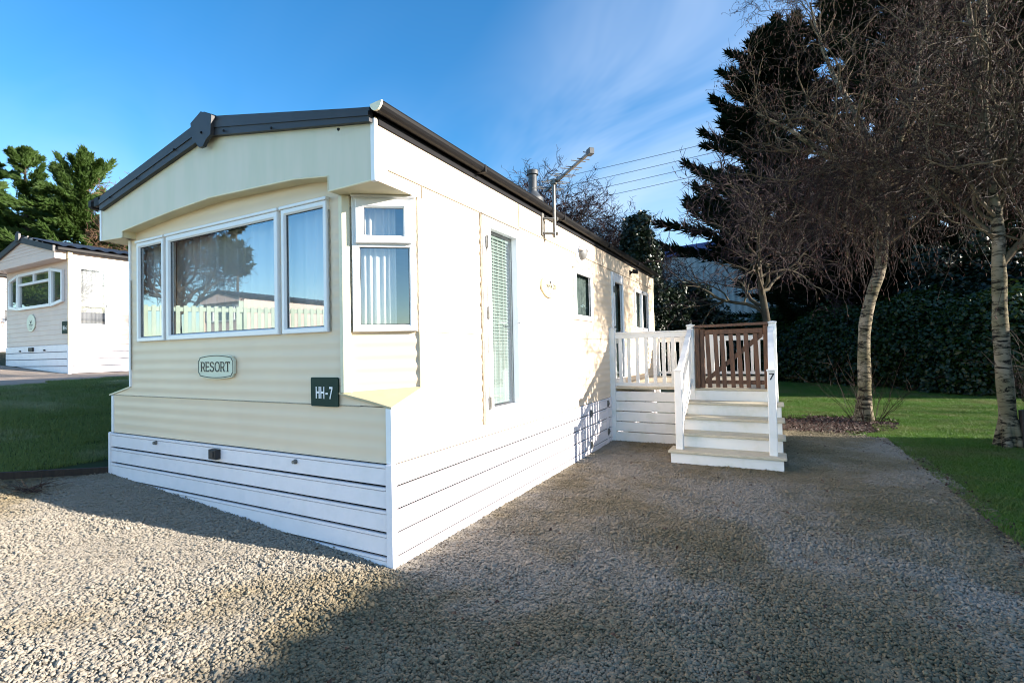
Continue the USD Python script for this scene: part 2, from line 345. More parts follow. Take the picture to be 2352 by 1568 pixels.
M['grass'] = mat('grass_blades', (.08, .15, .02), .6, island=[(0, (.09, .19, .02)), (.5, (.15, .26, .025)), (.85, (.19, .27, .035)), (1, (.30, .28, .09))], var=(.17, .17, .06), vscale=.9, lo=.45, hi=.75, trans=.3)
M['frostgrass'] = mat('frosty_grass_blades', (.05, .10, .03), .6, island=[(0, (.16, .23, .06)), (.6, (.24, .30, .10)), (1, (.40, .38, .22))], var=(.40, .41, .27), vscale=1.3, vstretch=(.6, .6, 2), lo=.5, hi=.8, trans=.25)
rng = np.random.default_rng(9)
gt = [grass_tile(rng) for _ in range(5)]
blocked = GRAVEL.buffer(.12).union(sbox(-4.2, -.1, .1, 9.2)).union(sbox(-.05, 5.3, 2.6, 9.2))
LITTER = Polygon([(2.45, 9.2), (2.45, 7.6), (3.6, 7.45), (4.25, 8.2), (4.5, 9.5), (3.4, 9.8)])
cr, cl = [], []
for x in np.arange(2.3, 14, .5):
    for y in np.arange(0, 25, .5):
        if not blocked.contains(Point(x, y)) and not LITTER.buffer(-.1).contains(Point(x, y)) and x < 4.4 + (y + 2.7) * .36: cr.append((x, y))
for x in np.arange(-10.2, -3.9, .5):
    for y in np.arange(-1.2, 6.2, .5):
        if not blocked.contains(Point(x, y)) and not ROADTOP.buffer(.1).contains(Point(x, y)) and y > -3.0 + .26 * (2.46 - x): cl.append((x, y))
tile_instancer('lawn_grass', gt, M['grass'], cr, .5, 'short mown green grass under the birch trees', 'grass', rng)
tile_instancer('bank_grass', gt, M['frostgrass'], cl, .5, 'dark green frosty grass on the shaded bank left of the caravan', 'grass', rng, sc=(.9, 1.3))

# ------------------------------------------------------------------ the main caravan
def clad(u0, u1, z0, z1, holes=(), pitch=.1, amp=.0042, left=None, right=None, phase=0.0, flat=False, kind='wave'):
    """Cladding sheet in the u-z plane (n out) with horizontal relief and rectangular openings; left/right give slanted ends u(z)."""
    us = sorted({0.0, 1.0} | {(h[k] - u0) / (u1 - u0) for h in holes for k in (0, 1)})
    step = z1 - z0 if flat else pitch / 12
    zs = sorted({round(z, 5) for z in np.concatenate([np.linspace(z0, z1, max(2, int((z1 - z0) / step) + 1)), [h[k] for h in holes for k in (2, 3)]]) if z0 - 1e-6 <= z <= z1 + 1e-6})
    V, F = [], []
    for z in zs:
        t = ((z - phase) / pitch) % 1.0
        d = 0 if flat else (amp * (.5 - .5 * math.cos(2 * math.pi * t)) if kind == 'wave' else amp * (1 - t if t > .1 else t / .1 * .9))
        a = left(z) if left else u0; b = right(z) if right else u1
        for s in us: V.append((a + (b - a) * s, z, d))
    n = len(us)
    for i in range(len(zs) - 1):
        zm = (zs[i] + zs[i + 1]) / 2
        for j in range(n - 1):
            um = u0 + (us[j] + us[j + 1]) / 2 * (u1 - u0)
            if any(h[0] < um < h[1] and h[2] < zm < h[3] for h in holes): continue
            F.append((i * n + j, i * n + j + 1, (i + 1) * n + j + 1, (i + 1) * n + j))
    return cat_mesh([(np.array(V), np.array(F))])

van = thing('static_caravan', 'large cream static caravan with a RESORT plaque and white skirting in the centre', 'caravan')
XL, YB = -4.08, 9.0
WF = [(-3.463, -2.945), (-2.90, -1.195), (-1.152, -.611)]
ZW0, ZW1 = 1.735, 2.775
fh = [(a + .01, b - .01, ZW0 + .01, ZW1 - .01) for a, b in WF]
obj('front_wall', [FRONT(clad(XL + .06, -.047, .752, 1.160)), FRONT(clad(-3.645, -.455, 1.166, 3.06, fh)),
                   FRONT(clad(-.46, -.06, 1.166, 1.25, right=lambda z: -.05 - (z - 1.166) / .085 * .40)), FRONT(clad(XL + .06, -3.64, 1.166, 1.25, left=lambda z: XL + .06 + (z - 1.166) / .085 * .37))],
    M['cream'], van, smooth=35)
doors = [(1.290, 2.085, .862, 2.876), (5.595, 6.30, .94, 2.905)]
wins = [(3.745, 4.53, 1.985, 2.722), (7.17, 8.37, 1.93, 2.785)]
sh = [(a + .01, b - .01, c + .01, d - .01) for a, b, c, d in doors + wins]
def _side(z0, z1, **k): return SIDE(clad(0.0, YB, z0, z1, [h for h in sh if h[2] < z1 and h[3] > z0], amp=.007, **k))
obj('side_wall', [_side(.752, 1.165), SIDE(clad(0, 1.30, 1.165, 1.29, amp=.007, left=lambda z: (z - 1.165) / .125 * .35)),
                  SIDE(clad(1.30, YB, 1.165, 1.29, [h for h in sh if h[2] < 1.2], amp=.007)),
                  SIDE(clad(.352, YB, 1.29, 2.79, [h for h in sh if h[3] > 1.29 and h[2] < 2.79], amp=.007)),
                  SIDE(clad(-.128, YB, 2.79, 3.245, [h for h in sh if h[3] > 2.79], flat=True))], M['cream'], van, smooth=35)
obj('left_wall', [(np.array([(XL, YB, .75), (XL, .0, .75), (XL, .0, 1.165), (XL, .36, 1.29), (XL, .36, 2.86), (XL, .0, 2.86), (XL, .0, 3.24), (XL, YB, 3.24)]), np.array([[0, 1, 2], [0, 2, 3], [0, 3, 4], [0, 4, 7], [4, 5, 6], [4, 6, 7]])), quad((XL, YB, .75), (0, YB, .75), (0, YB, 3.24), (XL, YB, 3.24))], M['cream'], van)
# chamfered bay corner on the right, mirrored on the left
CU, CN = np.array([.794, .608, 0]), np.array([.608, -.794, 0]); CO = np.array([-.47, 0, 0])
BAY = lambda m, n=0.0: place(m, CO + CN * n, CU, (0, 0, 1), CN)
bh = (.08, .56, 1.73, 2.775)
obj('bay_corner', BAY(clad(0, .592, 1.24, 2.795, [bh], amp=.006)), M['cream'], van, smooth=35)
obj('bay_corner', quad((XL, .36, 1.2), (-3.645, 0, 1.2), (-3.645, 0, 2.86), (XL, .36, 2.86)), M['cream'], van)
obj('corner_shelf', [hull([(-.50, -.03, 1.262), (-.47, .01, 1.262), (.008, -.012, 1.165), (.008, .36, 1.292), (-.50, -.03, 1.248), (.008, -.012, 1.150), (.008, .36, 1.278), (-.2, -.022, 1.21), (-.2, -.022, 1.195)])], M['shelf'], van)
obj('corner_shelf', [hull([(-3.66, -.012, 1.262), (XL - .02, -.012, 1.168), (XL - .02, .36, 1.292), (-3.66, -.012, 1.247), (XL - .02, -.012, 1.153), (XL - .02, .36, 1.277), (-3.66, .01, 1.262)])], M['cream_trim'], van)
# hood over the windows: fascia board with an arched underside
HX0 = -3.99
hood_pts = [(0, 2.793), (-.475, 2.787), (-.475, 2.905), (-.85, 2.950), (-1.25, 2.966), (-1.979, 2.992), (-2.6, 2.965), (-3.1, 2.93), (-3.53, 2.897), (-3.53, 2.83), (HX0, 2.852), (HX0, 3.20), (-1.98, 3.56), (0, 3.23)]
hood = Polygon(hood_pts)
obj('hood_fascia', FRONT(ext(hood, .012), -.118), M['cream_hood'], van)
sf = []
arch = hood_pts[1:10]
for (a, b) in zip(arch[:-1], arch[1:]):
    sf.append(quad((a[0], -.13, a[1] + .002), (a[0], .01, a[1] + .002), (b[0], .01, b[1] + .002), (b[0], -.13, b[1] + .002)))
sf += [(np.array([(-.475, -.125, 2.789), (0, -.125, 2.794), (0, .362, 2.794), (-.47, .004, 2.789)]), np.array([[0, 1, 2], [0, 2, 3]])),
       (np.array([(-3.53, -.125, 2.832), (HX0, -.125, 2.854), (XL, .362, 2.86), (-3.64, .004, 2.832)]), np.array([[0, 1, 2], [0, 2, 3]]))]
obj('hood_soffit', sf, M['soffit'], van)
edge = [(x, z) for x, z in hood_pts[1:11]]
obj('hood_edge_trim', [tube([(a[0], -.128, a[1] + .002), (b[0], -.128, b[1] + .002)], .007, 6) for a, b in zip([(0, 2.793)] + edge[:-1], edge)], M['cream_trim'], van)
obj('hood_corner_trim', [cbox(-.038, .006, -.137, -.105, 2.785, 3.235, .004)], M['upvc'], van)
obj('hood_corner_trim', [cbox(HX0 - .008, HX0 + .03, -.137, -.105, 2.85, 3.19, .004)], M['upvc'], van)
obj('hood_end', [quad((HX0, -.128, 2.85), (HX0, -.128, 3.2), (HX0, .0, 3.2), (HX0, .0, 2.85))], M['cream_hood'], van)
# trims
obj('corner_trim', [cbox(-.50, -.458, -.016, .02, 1.255, 2.79, .006), BAY(cbox(-.008, .058, 1.255, 2.79, 0.004, .03, .008))], M['cream_trim'], van)
obj('corner_trim', [BAY(cbox(.574, .604, 1.28, 2.79, .002, .016, .004)), cbox(-.004, .012, .346, .392, 1.285, 2.79, .004)], M['cream_trim'], van)
obj('corner_trim', [cbox(-.052, .010, -.012, .03, .752, 1.158, .006)], M['upvc'], van)
obj('corner_trim', [cbox(-3.668, -3.63, -.016, .02, 1.255, 2.85, .006)], M['upvc'], van)
obj('corner_trim', [cbox(XL + .02, XL + .07, -.012, .03, .752, 1.16, .006)], M['upvc'], van)
obj('corner_trim', [cbox(-.004, .012, YB - .03, YB + .01, .752, 3.24, .005)], M['cream_trim'], van)
wob = np.linspace(1.74, 2.7, 60)
obj('sealant_strip', [BAY(tube(np.stack([.066 + .004 * np.sin(wob * 60), wob, 0 * wob + .012], 1), .008, 5)), BAY(tube(np.stack([.566 + .003 * np.sin(wob * 63), wob, 0 * wob + .010], 1), .006, 5)),
                      FRONT(tube(np.stack([-.603 + .003 * np.sin(wob * 62), wob, 0 * wob + .010], 1), .006, 5)),
                      FRONT(tube(np.stack([-3.622 + .002 * np.sin(wob * 62), wob - .3, 0 * wob + .010], 1), .004, 5))], M['seal'], van)
obj('joint_strip', [cbox(-4.0, -.30, -.010, .0, 1.158, 1.166, .001), cbox(.0, .008, .35, 1.26, 1.718, 1.726, .001), cbox(.0, .008, 2.11, 5.4, 1.718, 1.726, .001), cbox(0, .010, .0, 1.26, 2.894, 2.902, .002), cbox(0, .010, 2.1, YB, 2.928, 2.936, .002),
                    cbox(0, .008, .384, .390, 2.79, 2.895, .001), cbox(0, .008, 2.095, 2.101, 2.935, 3.19, .001), cbox(0, .008, 2.095, 2.101, .755, .862, .001)], M['seal'], van)
# roof
RX, RZ, EZ = -1.98, 3.68, 3.285
ys = np.arange(-.16, YB + .13, .05)
def roof_side(x1, z1):
    top = [(x1, z1), (RX, RZ)]
    V, F = [], []
    for i, y in enumerate(ys):
        d = .012 * (1 + math.cos(2 * math.pi * y / .2))
        for t in np.linspace(0, 1, 13):
            s = .018 * ((t * 12 * 1.0) % 1.0)
            V.append((x1 + (RX - x1) * t, y, z1 + (RZ - z1) * t + d))
    n = 13
    for i in range(len(ys) - 1):
        for j in range(n - 1): F.append((i * n + j, (i + 1) * n + j, (i + 1) * n + j + 1, i * n + j + 1))
    return (np.array(V), np.array(F))
obj('roof', [roof_side(.03, EZ - .005), roof_side(-4.12, EZ - .01)], M['roofing'], van, smooth=True)
FXL = -3.915
def barge(x0, x1, zt0, zt1, zb0, zb1):
    """Folded black gable board: three stepped bands."""
    ms = []
    for a, b, y0 in ((0, .27, -.168), (.27, .62, -.180), (.62, 1.0, -.172)):
        p = [(x, t + (bb - t) * f) for f in (a, b) for x, t, bb in ((x0, zt0, zb0), (x1, zt1, zb1))]
        ms.append(hull([(x, y, z) for x, z in p for y in (y0, -.131)]))
    return ms
obj('gable_board', barge(RX, -.012, 3.715, 3.298, 3.535, 3.197), M['roofing'], van)
obj('gable_board', barge(FXL, RX, 3.315, 3.715, 3.165, 3.535), M['roofing'], van)
cap = Polygon([(-2.135, 3.672), (-1.975, 3.742), (-1.815, 3.672), (-1.835, 3.505), (-1.90, 3.475), (-1.945, 3.425), (-2.005, 3.425), (-2.05, 3.475), (-2.11, 3.505)])
obj('ridge_cap', [FRONT(ext(cap, .03), -.178), hull([(-2.13, -.18, 3.685), (-1.82, -.18, 3.685), (-1.975, -.18, 3.752), (-2.13, YB + .1, 3.685), (-1.82, YB + .1, 3.685), (-1.975, YB + .1, 3.752)])], M['roofing'], van)
scr = [(-.30, 3.20), (-1.05, 3.385), (-1.68, 3.51), (-2.45, 3.51), (-3.12, 3.36), (-3.66, 3.26), (-1.965, 3.55)]
for x, z in scr:
    obj('screw', place(lathe([(.0001, .012), (.010, .009), (.012, 0)], 8), (x, -.181 if x != -1.965 else -.209, z), (1, 0, 0), (0, 0, 1), (0, -1, 0)), M['gutter'], van)
an = np.linspace(math.pi, 2 * math.pi, 9)
prof = [(.062 + .052 * math.cos(a), 3.305 + .055 * math.sin(a)) for a in an] + [(.118, 3.312), (.108, 3.312)]
gs = []
for (p, q) in zip(prof[:-1], prof[1:]): gs.append(quad((p[0], -.17, p[1]), (p[0], YB + .07, p[1]), (q[0], YB + .07, q[1]), (q[0], -.17, q[1])))
obj('gutter', gs, M['gutter'], van, smooth=True)
obj('gutter_end', [hull([(x, y, z) for x, z in prof for y in (-.185, -.168)])], M['cream_trim'], van)
for y in (1.2, 3.2, 5.2, 7.2): obj('gutter_bracket', cbox(.0, .121, y, y + .03, 3.245, 3.316, .003), M['gutter'], van)
obj('gutter', [cbox(-4.19, -4.09, -.17, YB, 3.22, 3.32, .02), cbox(-4.03, -3.92, -.178, -.13, 3.215, 3.315, .008)], M['gutter'], van)
obj('eaves_strip', cbox(.0, .014, -.10, YB + .03, 3.195, 3.255, .002), M['rough_black'], van)
# skirting boards
M['skirt'] = M['white']
zb = [.745, .582, .415, .247, .078, -.09]
def board(axis, a, b, z0, z1, out):
    """White skirting board with a bead along its top edge."""
    p = [(0, z0), (out, z0 + .004), (out, z1 - .028), (out + .004, z1 - .022), (out + .004, z1 - .004), (out, z1), (0, z1)]
    m = [hull([(t, d, z) for d, z in q for t in (0, 1)]) for q in (p[:3] + [(0, z1 - .028)], [(0, z1 - .026)] + p[3:])]
    res = []
    for v, f in m:
        w = v.copy()
        if axis == 'x': w[:, 0] = a + (b - a) * v[:, 0]; w[:, 1] = -.004 - v[:, 1]
        else: w[:, 1] = a + (b - a) * v[:, 0]; w[:, 0] = .004 + v[:, 1]
        res.append((w, f if axis == 'x' else f[:, ::-1]))
    return [trimesh.Trimesh(*r, process=False) for r in res]
def fixed(ms):
    out = []
    for m in ms:
        m.fix_normals() ; out.append((np.array(m.vertices), np.array(m.faces)))
    return out
for k in range(5):
    z1, z0 = zb[k], zb[k + 1] + .013
    obj('skirt_board', fixed(board('x', XL + .05, -.045, z0, z1, .018)), M['skirt'], van)
    for (a, b) in ((.02, 2.095), (2.10, 4.235), (4.255, 5.21), (5.235, YB)):
        obj('skirt_board', fixed(board('y', a, b, z0 - .001, z1, .016)), M['skirt'], van)
obj('skirt_corner', [cbox(-.046, .026, -.030, .022, -.05, .752, .008)], M['skirt'], van)
obj('skirt_corner', [cbox(XL - .01, XL + .052, -.030, .02, -.05, .752, .008)], M['skirt'], van)
obj('void_sheet', [quad((XL, .06, -.1), (-.03, .06, -.1), (-.03, .06, .76), (XL, .06, .76)), quad((-.06, .03, -.1), (-.06, YB, -.1), (-.06, YB, .76), (-.06, .03, .76)), quad((XL, YB, -.1), (XL, .03, -.1), (XL, .03, .76), (XL, YB, .76)), quad((XL, YB, -.1), (0, YB, -.1), (0, YB, .76), (XL, YB, .76))], M['dark'], van)  # sheets painted dark as the shade behind the board gaps
obj('skirt_hatch_post', [cbox(.006, .026, 5.145, 5.20, .0, .735, .003), cbox(.006, .024, 4.24, 4.25, .0, .735, .002)], M['skirt'], van)
for y, z in ((4.31, .60), (4.31, .13), (5.17, .66), (5.17, .20)):
    obj('hatch_latch', [cbox(.022, .034, y - .03, y + .03, z - .055, z + .055, .003), cbox(.034, .05, y - .012, y + .012, z - .03, z + .05, .003), tube([(.04, y - .035, z - .01), (.055, y, z + .012), (.04, y + .035, z - .01)], .007, 6)], M['metal'], van)
obj('tow_socket', [cbox(-2.135, -2.025, -.075, -.02, .625, .715, .006), cbox(-2.12, -2.05, -.082, -.074, .64, .70, .004)], M['rubber'], van)
for x, z in ((-3.11, .70), (-1.008, .690)):
    obj('skirt_peg', place(lathe([(.0001, .03), (.014, .03), (.016, .012), (.02, .01), (.02, 0)], 12), (x, -.024, z), (1, 0, 0), (0, 0, 1), (0, -1, 0)), M['metal'], van)
obj('tyre_valve_vent', [cbox(.004, .014, .425, .505, 1.137, 1.168, .004)] + [cbox(.013, .016, .44 + .018 * k, .448 + .018 * k, 1.142, 1.163, .001) for k in range(4)], M['cream_trim'], van)
# front windows
def window(parent, T, u0, u1, w0, w1, t=.052, d=.034, curtain=None, pane='pane', n0=.0, gap=.07, name='window'):
    w = obj(name, T(ring(u0, u1, w0, w1, t, d, n0)), M['upvc'], parent)
    obj('gasket', T(ring(u0 + t - .004, u1 - t + .004, w0 + t - .004, w1 - t + .004, .010, .016, n0)), M['rubber'], w)
    obj('pane', T(quad((u0 + t, w0 + t, n0 + .008), (u1 - t, w0 + t, n0 + .008), (u1 - t, w1 - t, n0 + .008), (u0 + t, w1 - t, n0 + .008))), M[pane], w)
    return w
def drape(u0, u1, w0, w1, folds, amp, n0, seed=0, gather=0.0):
    r = np.random.default_rng(seed); us = np.linspace(0, 1, folds * 8); ws = np.linspace(0, 1, 10)
    ph = r.uniform(0, 6.28, 3)
    V = []
    for wv in ws:
        for s in us:
            d = amp * (math.sin(s * folds * 6.283 + ph[0] + .8 * wv) + .5 * math.sin(s * folds * 2.7 * 6.283 / 2 + ph[1]))
            uu = u0 + (u1 - u0) * s
            uu = u0 + (uu - u0) * (1 - gather * math.sin(math.pi * min(1, wv * 1.2)))
            V.append((uu, w1 - (w1 - w0) * wv, n0 + d))
    n = len(us); F = [(i * n + j, (i + 1) * n + j, (i + 1) * n + j + 1, i * n + j + 1) for i in range(len(ws) - 1) for j in range(n - 1)]
    return cat_mesh([(np.array(V), np.array(F))])
for (a, b), kind in zip(WF, ('l', 'c', 'r')):
    w = window(van, FRONT, a, b, ZW0, ZW1, t=.048 if kind != 'c' else .056, d=.034)
    obj('drip_trim', FRONT(cbox(a - .01, b + .01, ZW1 + .0, ZW1 + .026, .0, .045, .004)), M['upvc'], w)
    if kind == 'r': obj('curtain', FRONT(drape(a - .12, b + .02, ZW0, ZW1 - .02, 5, .012, -.09, 3)), M['net'], w)
    if kind == 'l': obj('curtain', FRONT(drape(a - .2, b, ZW0, ZW1 - .02, 5, .012, -.09, 4)), M['net'], w)
    if kind == 'c':
        obj('curtain', FRONT(drape(a - .1, b + .1, ZW0, ZW1 - .02, 14, .012, -.12, 5)), M['net'], w)
bw = obj('bay_window', BAY(ring(.074, .560, 1.727, 2.782, .055, .036)), M['upvc'], van)
obj('transom', BAY(cbox(.12, .52, 2.385, 2.435, .0, .034, .004)), M['upvc'], bw)
obj('top_sash', BAY(ring(.105, .528, 2.412, 2.752, .062, .030, .034)), M['upvc'], bw)
obj('drip_trim', BAY(cbox(.072, .565, 2.772, 2.790, .03, .060, .004)), M['upvc'], bw)
obj('gasket', [BAY(ring(.164, .474, 2.470, 2.70, .008, .012, .03)), BAY(ring(.127, .507, 1.780, 2.388, .008, .012, .004))], M['rubber'], bw)
obj('pane', BAY(quad((.165, 2.47, .036), (.475, 2.47, .036), (.475, 2.70, .036), (.165, 2.70, .036))), M['pane'], bw)
obj('pane', BAY(quad((.125, 1.78, .010), (.51, 1.78, .010), (.51, 2.39, .010), (.125, 2.39, .010))), M['pane'], bw)
obj('curtain', BAY(drape(.10, .40, 1.74, 2.74, 6, .010, -.05, 11)), M['net'], bw)
# side windows and doors
w = window(van, SIDE, *wins[0], t=.075, d=.034)
obj('drip_trim', SIDE(cbox(wins[0][0] - .02, wins[0][1] + .02, wins[0][3], wins[0][3] + .022, 0, .05, .004)), M['upvc'], w)
obj('curtain', SIDE(drape(wins[0][0] + .02, wins[0][1] + .06, 1.99, 2.71, 7, .010, -.06, 21)), M['netgreen'], w)
obj('curtain', SIDE(drape(wins[0][0] + .04, wins[0][0] + .40, 1.99, 2.70, 4, .010, -.10, 22)), M['netgreen'], w)
w = window(van, SIDE, *wins[1], t=.07, d=.034)
obj('mullion', SIDE(cbox(7.735, 7.80, 1.94, 2.78, 0, .034, .004)), M['upvc'], w)
obj('curtain', SIDE(drape(7.15, 8.5, 1.95, 2.76, 12, .010, -.06, 23)), M['netgreen'], w)
def door(a, b, c, d, ga, gb, gc, gd, hinges, hz, dp=.03):
    dr = obj('door', [SIDE(ring(a, b, c, d, .055, .030))], M['upvc'], van)
    leaf = sbox(a + .060, c + .03, b - .03, d - .034).difference(sbox(ga, gc, gb, gd))
    obj('leaf', SIDE(ext(leaf, .045 + dp, -.011 - dp)), M['upvc'], dr)
    obj('leaf_gap', [SIDE(cbox(a + .053, a + .060, c + .03, d - .03, .030, .0345, .001)), SIDE(cbox(a + .06, b - .03, d - .034, d - .028, .030, .0345, .001))], M['seal'], dr)
    obj('bead', SIDE(ring(ga - .018, gb + .018, gc - .018, gd + .018, .018, .014, .034)), M['upvc'], dr)
    obj('gasket', SIDE(ring(ga - .002, gb + .002, gc - .002, gd + .002, .007, .004, -.001 - dp)), M['rubber'], dr)
    obj('pane', SIDE(quad((ga, gc, -dp), (gb, gc, -dp), (gb, gd, -dp), (ga, gd, -dp))), M['pane'], dr)
    for z in hinges: obj('hinge', [tube([(.045, a + .055, z - .06), (.045, a + .055, z + .06)], .011, 8, True), cbox(.03, .045, a + .03, a + .08, z - .055, z + .055, .003)], M['metal'], dr)
    obj('handle', [cbox(.034, .044, gb + .02, gb + .05, hz - .12, hz + .10, .005), tube([(.044, gb + .035, hz), (.085, gb + .035, hz), (.09, gb + .01, hz), (.085, gb - .09, hz + .004)], [.009, .009, .009, .007], 8, True)], M['upvc'], dr)
    return dr
d1 = door(*doors[0], 1.413, 1.965, 1.0, 2.772, (2.62, 1.93, 1.06), 1.87)
obj('sealant_strip', [SIDE(tube(np.stack([1.268 + .005 * np.sin(z * 40), z, 0 * z + .010], 1), .010, 6)) for z in [np.linspace(.86, 2.89, 90)]] + [SIDE(cbox(1.27, 2.07, 2.885, 2.90, .0, .03, .003))], M['seal'], d1)
d2 = door(*doors[1], 5.68, 6.22, 1.05, 2.74, (2.6, 1.9, 1.1), 1.87, -.012)
obj('curtain', SIDE(drape(5.60, 6.30, 1.02, 2.76, 6, .008, -.08, 27)), M['netgreen'], d2)
bl = UsdGeom.Xform.Define(stage, numbered(path_of(van), 'blind')).GetPrim()
obj('head_rail', SIDE(cbox(1.40, 2.01, 2.72, 2.75, -.085, -.055, .003)), M['blind'], bl)
for z in np.arange(1.02, 2.70, .034):
    y1 = 2.00 + .012 * math.sin(z * 9)
    obj('slat', [quad((-.068, 1.395, z), (-.068, y1, z), (-.081, y1, z + .0335), (-.081, 1.395, z + .0335))], M['blind'], bl)
obj('ladder_cord', [SIDE(tube([(y, 1.02, -.056), (y, 2.72, -.056)], .0022, 4)) for y in (1.62, 1.72, 1.82)], M['net'], bl)
obj('curtain', SIDE(drape(1.80, 1.96, 1.0, 1.30, 2, .01, -.2, 30)), M['net'], d1)
# interior shell
IN = .02
def inbox(x0, x1, y0, y1, z0, z1):
    b = trimesh.creation.box(bounds=[(x0, y0, z0), (x1, y1, z1)]); b.invert(); return (np.array(b.vertices), np.array(b.faces))
obj('interior', [quad((XL + .03, .42, .80), (-.02, .42, .80), (-.02, YB - .03, .80), (XL + .03, YB - .03, .80)), quad((XL + .03, .1, 3.1), (XL + .03, YB - .03, 3.1), (-.03, YB - .03, 3.1), (-.03, .1, 3.1)),
                 quad((XL + .03, YB, .8), (XL + .03, .42, .8), (XL + .03, .42, 3.1), (XL + .03, YB, 3.1)), quad((XL + .03, 4.6, .8), (-.05, 4.6, .8), (-.05, 4.6, 3.1), (XL + .03, 4.6, 3.1)),
                 cbox(-3.6, -.6, .16, .8, .81, 1.25, .04), cbox(-3.6, -.6, .10, .26, 1.2, 1.62, .05)], M['inside'], van)
# plaques and signs
def serif(word, h, gap=.16):
    """Word in slab-serif capitals built from the plain letters with added serifs."""
    parts, x = [], 0.0
    for ch in word:
        m = text_mesh(ch, h, .003); lo, hi = m.bounds[0], m.bounds[1]; m.apply_translation((x - lo[0], 0, 0)); m.apply_scale(1)
        w = hi[0] - lo[0]; parts.append(m)
        def sl(cx, z, ww=.34): parts.append(trimesh.creation.box(bounds=[(cx - ww * h / 2, z - .035 * h, 0), (cx + ww * h / 2, z + .035 * h, .0031)]))
        if ch in 'RET':
            if ch == 'R': sl(x + .05 * h, .035 * h, .30); sl(x + .0 * h, .965 * h, .22); sl(x + w - .02 * h, .035 * h, .22)
            if ch == 'E': sl(x, .035 * h, .2); sl(x, .965 * h, .2); parts.append(trimesh.creation.box(bounds=[(x + w - .05 * h, 0, 0), (x + w + .01 * h, .2 * h, .0031)])); parts.append(trimesh.creation.box(bounds=[(x + w - .05 * h, .8 * h, 0), (x + w + .01 * h, h, .0031)]))
            if ch == 'T': sl(x + w / 2, .035 * h, .36); parts.append(trimesh.creation.box(bounds=[(x, .78 * h, 0), (x + .07 * h, h, .0031)])); parts.append(trimesh.creation.box(bounds=[(x + w - .07 * h, .78 * h, 0), (x + w, h, .0031)]))
        x += w + gap * h
    m = trimesh.util.concatenate(parts); m.apply_translation((-(x - gap * h) / 2, -h / 2, 0)); return m
def badge_outline(w, h, inset=0.0):
    """Plaque outline with bowed long sides and scooped corners."""
    p = sbox(-w / 2, -h / 2 * .82, w / 2, h / 2 * .82)
    t = np.linspace(-1, 1, 25)
    p = Polygon([(a * w / 2, h / 2 * (1 - .22 * a * a)) for a in t] + [(-a * w / 2, -h / 2 * (1 - .22 * a * a)) for a in t])
    for sx in (-1, 1):
        for sy in (-1, 1): p = p.difference(Point(sx * w / 2 * 1.01, sy * h / 2 * .80).buffer(h * .125))
    return p.buffer(-inset) if inset else p
PB = lambda m, n=0.0: place(m, (-2.08, -.012 - n, 1.468), (1, 0, 0), (0, 0, 1), (0, -1, 0))
pl = obj('resort_plaque', PB(ext(badge_outline(.55, .225), .022)), M['plaque'], van, label='pale green RESORT plaque with black border')
bo = badge_outline(.55, .225, .008)
obj('border', PB(ext(bo.difference(bo.buffer(-.0075)), .002), .022), M['ink'], pl)
wt = serif('RESORT', .085); wt.apply_scale((.45 / wt.extents[0], 1.08, 1))
obj('lettering', PB(wt, .0222), M['ink'], pl)
sg = obj('number_sign', FRONT(ext(sbox(-.818, 1.150, -.516, 1.378).buffer(-.012).buffer(.012), .012), -.012), M['sign'], van, label='dark green HH-7 number sign')
tx = text_mesh('HH-7', .085, .002, bold=True); tx.apply_scale((.185 / tx.extents[0], 1.05, 1)); tx.apply_translation((-.667 - tx.bounds.mean(0)[0], 1.258 - tx.bounds.mean(0)[1], 0))
obj('lettering', FRONT(tx, -.0245), M['upvc'], sg)
ov = obj('model_plaque', SIDE(ext(affinity.translate(affinity.scale(Point(0, 0).buffer(1, 32), .255, .135), 2.885, 2.345), .020), .006), M['oval'], van, label='cream oval plaque reading SUPER 28')
obj('border', SIDE(ext(affinity.translate(affinity.scale(Point(0, 0).buffer(1, 32), .25, .13).difference(affinity.scale(Point(0, 0).buffer(1, 32), .235, .117)), 2.885, 2.345), .003), .026), M['cream_trim'], ov)
t1 = text_mesh('SUPER', .036, .002); t1.apply_scale((.175 / t1.extents[0], 1, 1)); t1.apply_translation((2.79 - .03, 2.335, 0))
t2 = text_mesh('28', .056, .002); t2.apply_scale((.085 / t2.extents[0], 1, 1)); t2.apply_translation((2.962, 2.330, 0))
em = [ext(Polygon([(2.862, 2.42), (2.872, 2.42), (2.885, 2.39), (2.898, 2.42), (2.908, 2.42), (2.892, 2.38), (2.878, 2.38)]), .002), ext(Polygon([(2.880, 2.42), (2.890, 2.42), (2.886, 2.40)]), .002)]
obj('lettering', SIDE(cat_mesh([t1, t2] + em), .0285), M['grey_ink'], ov)
obj('small_print', [SIDE(cbox(2.79, 2.87, 2.312, 2.318, .026, .0285, .001)), SIDE(cbox(2.87, 2.91, 2.256, 2.262, .026, .0285, .001))], M['grey_ink'], ov)
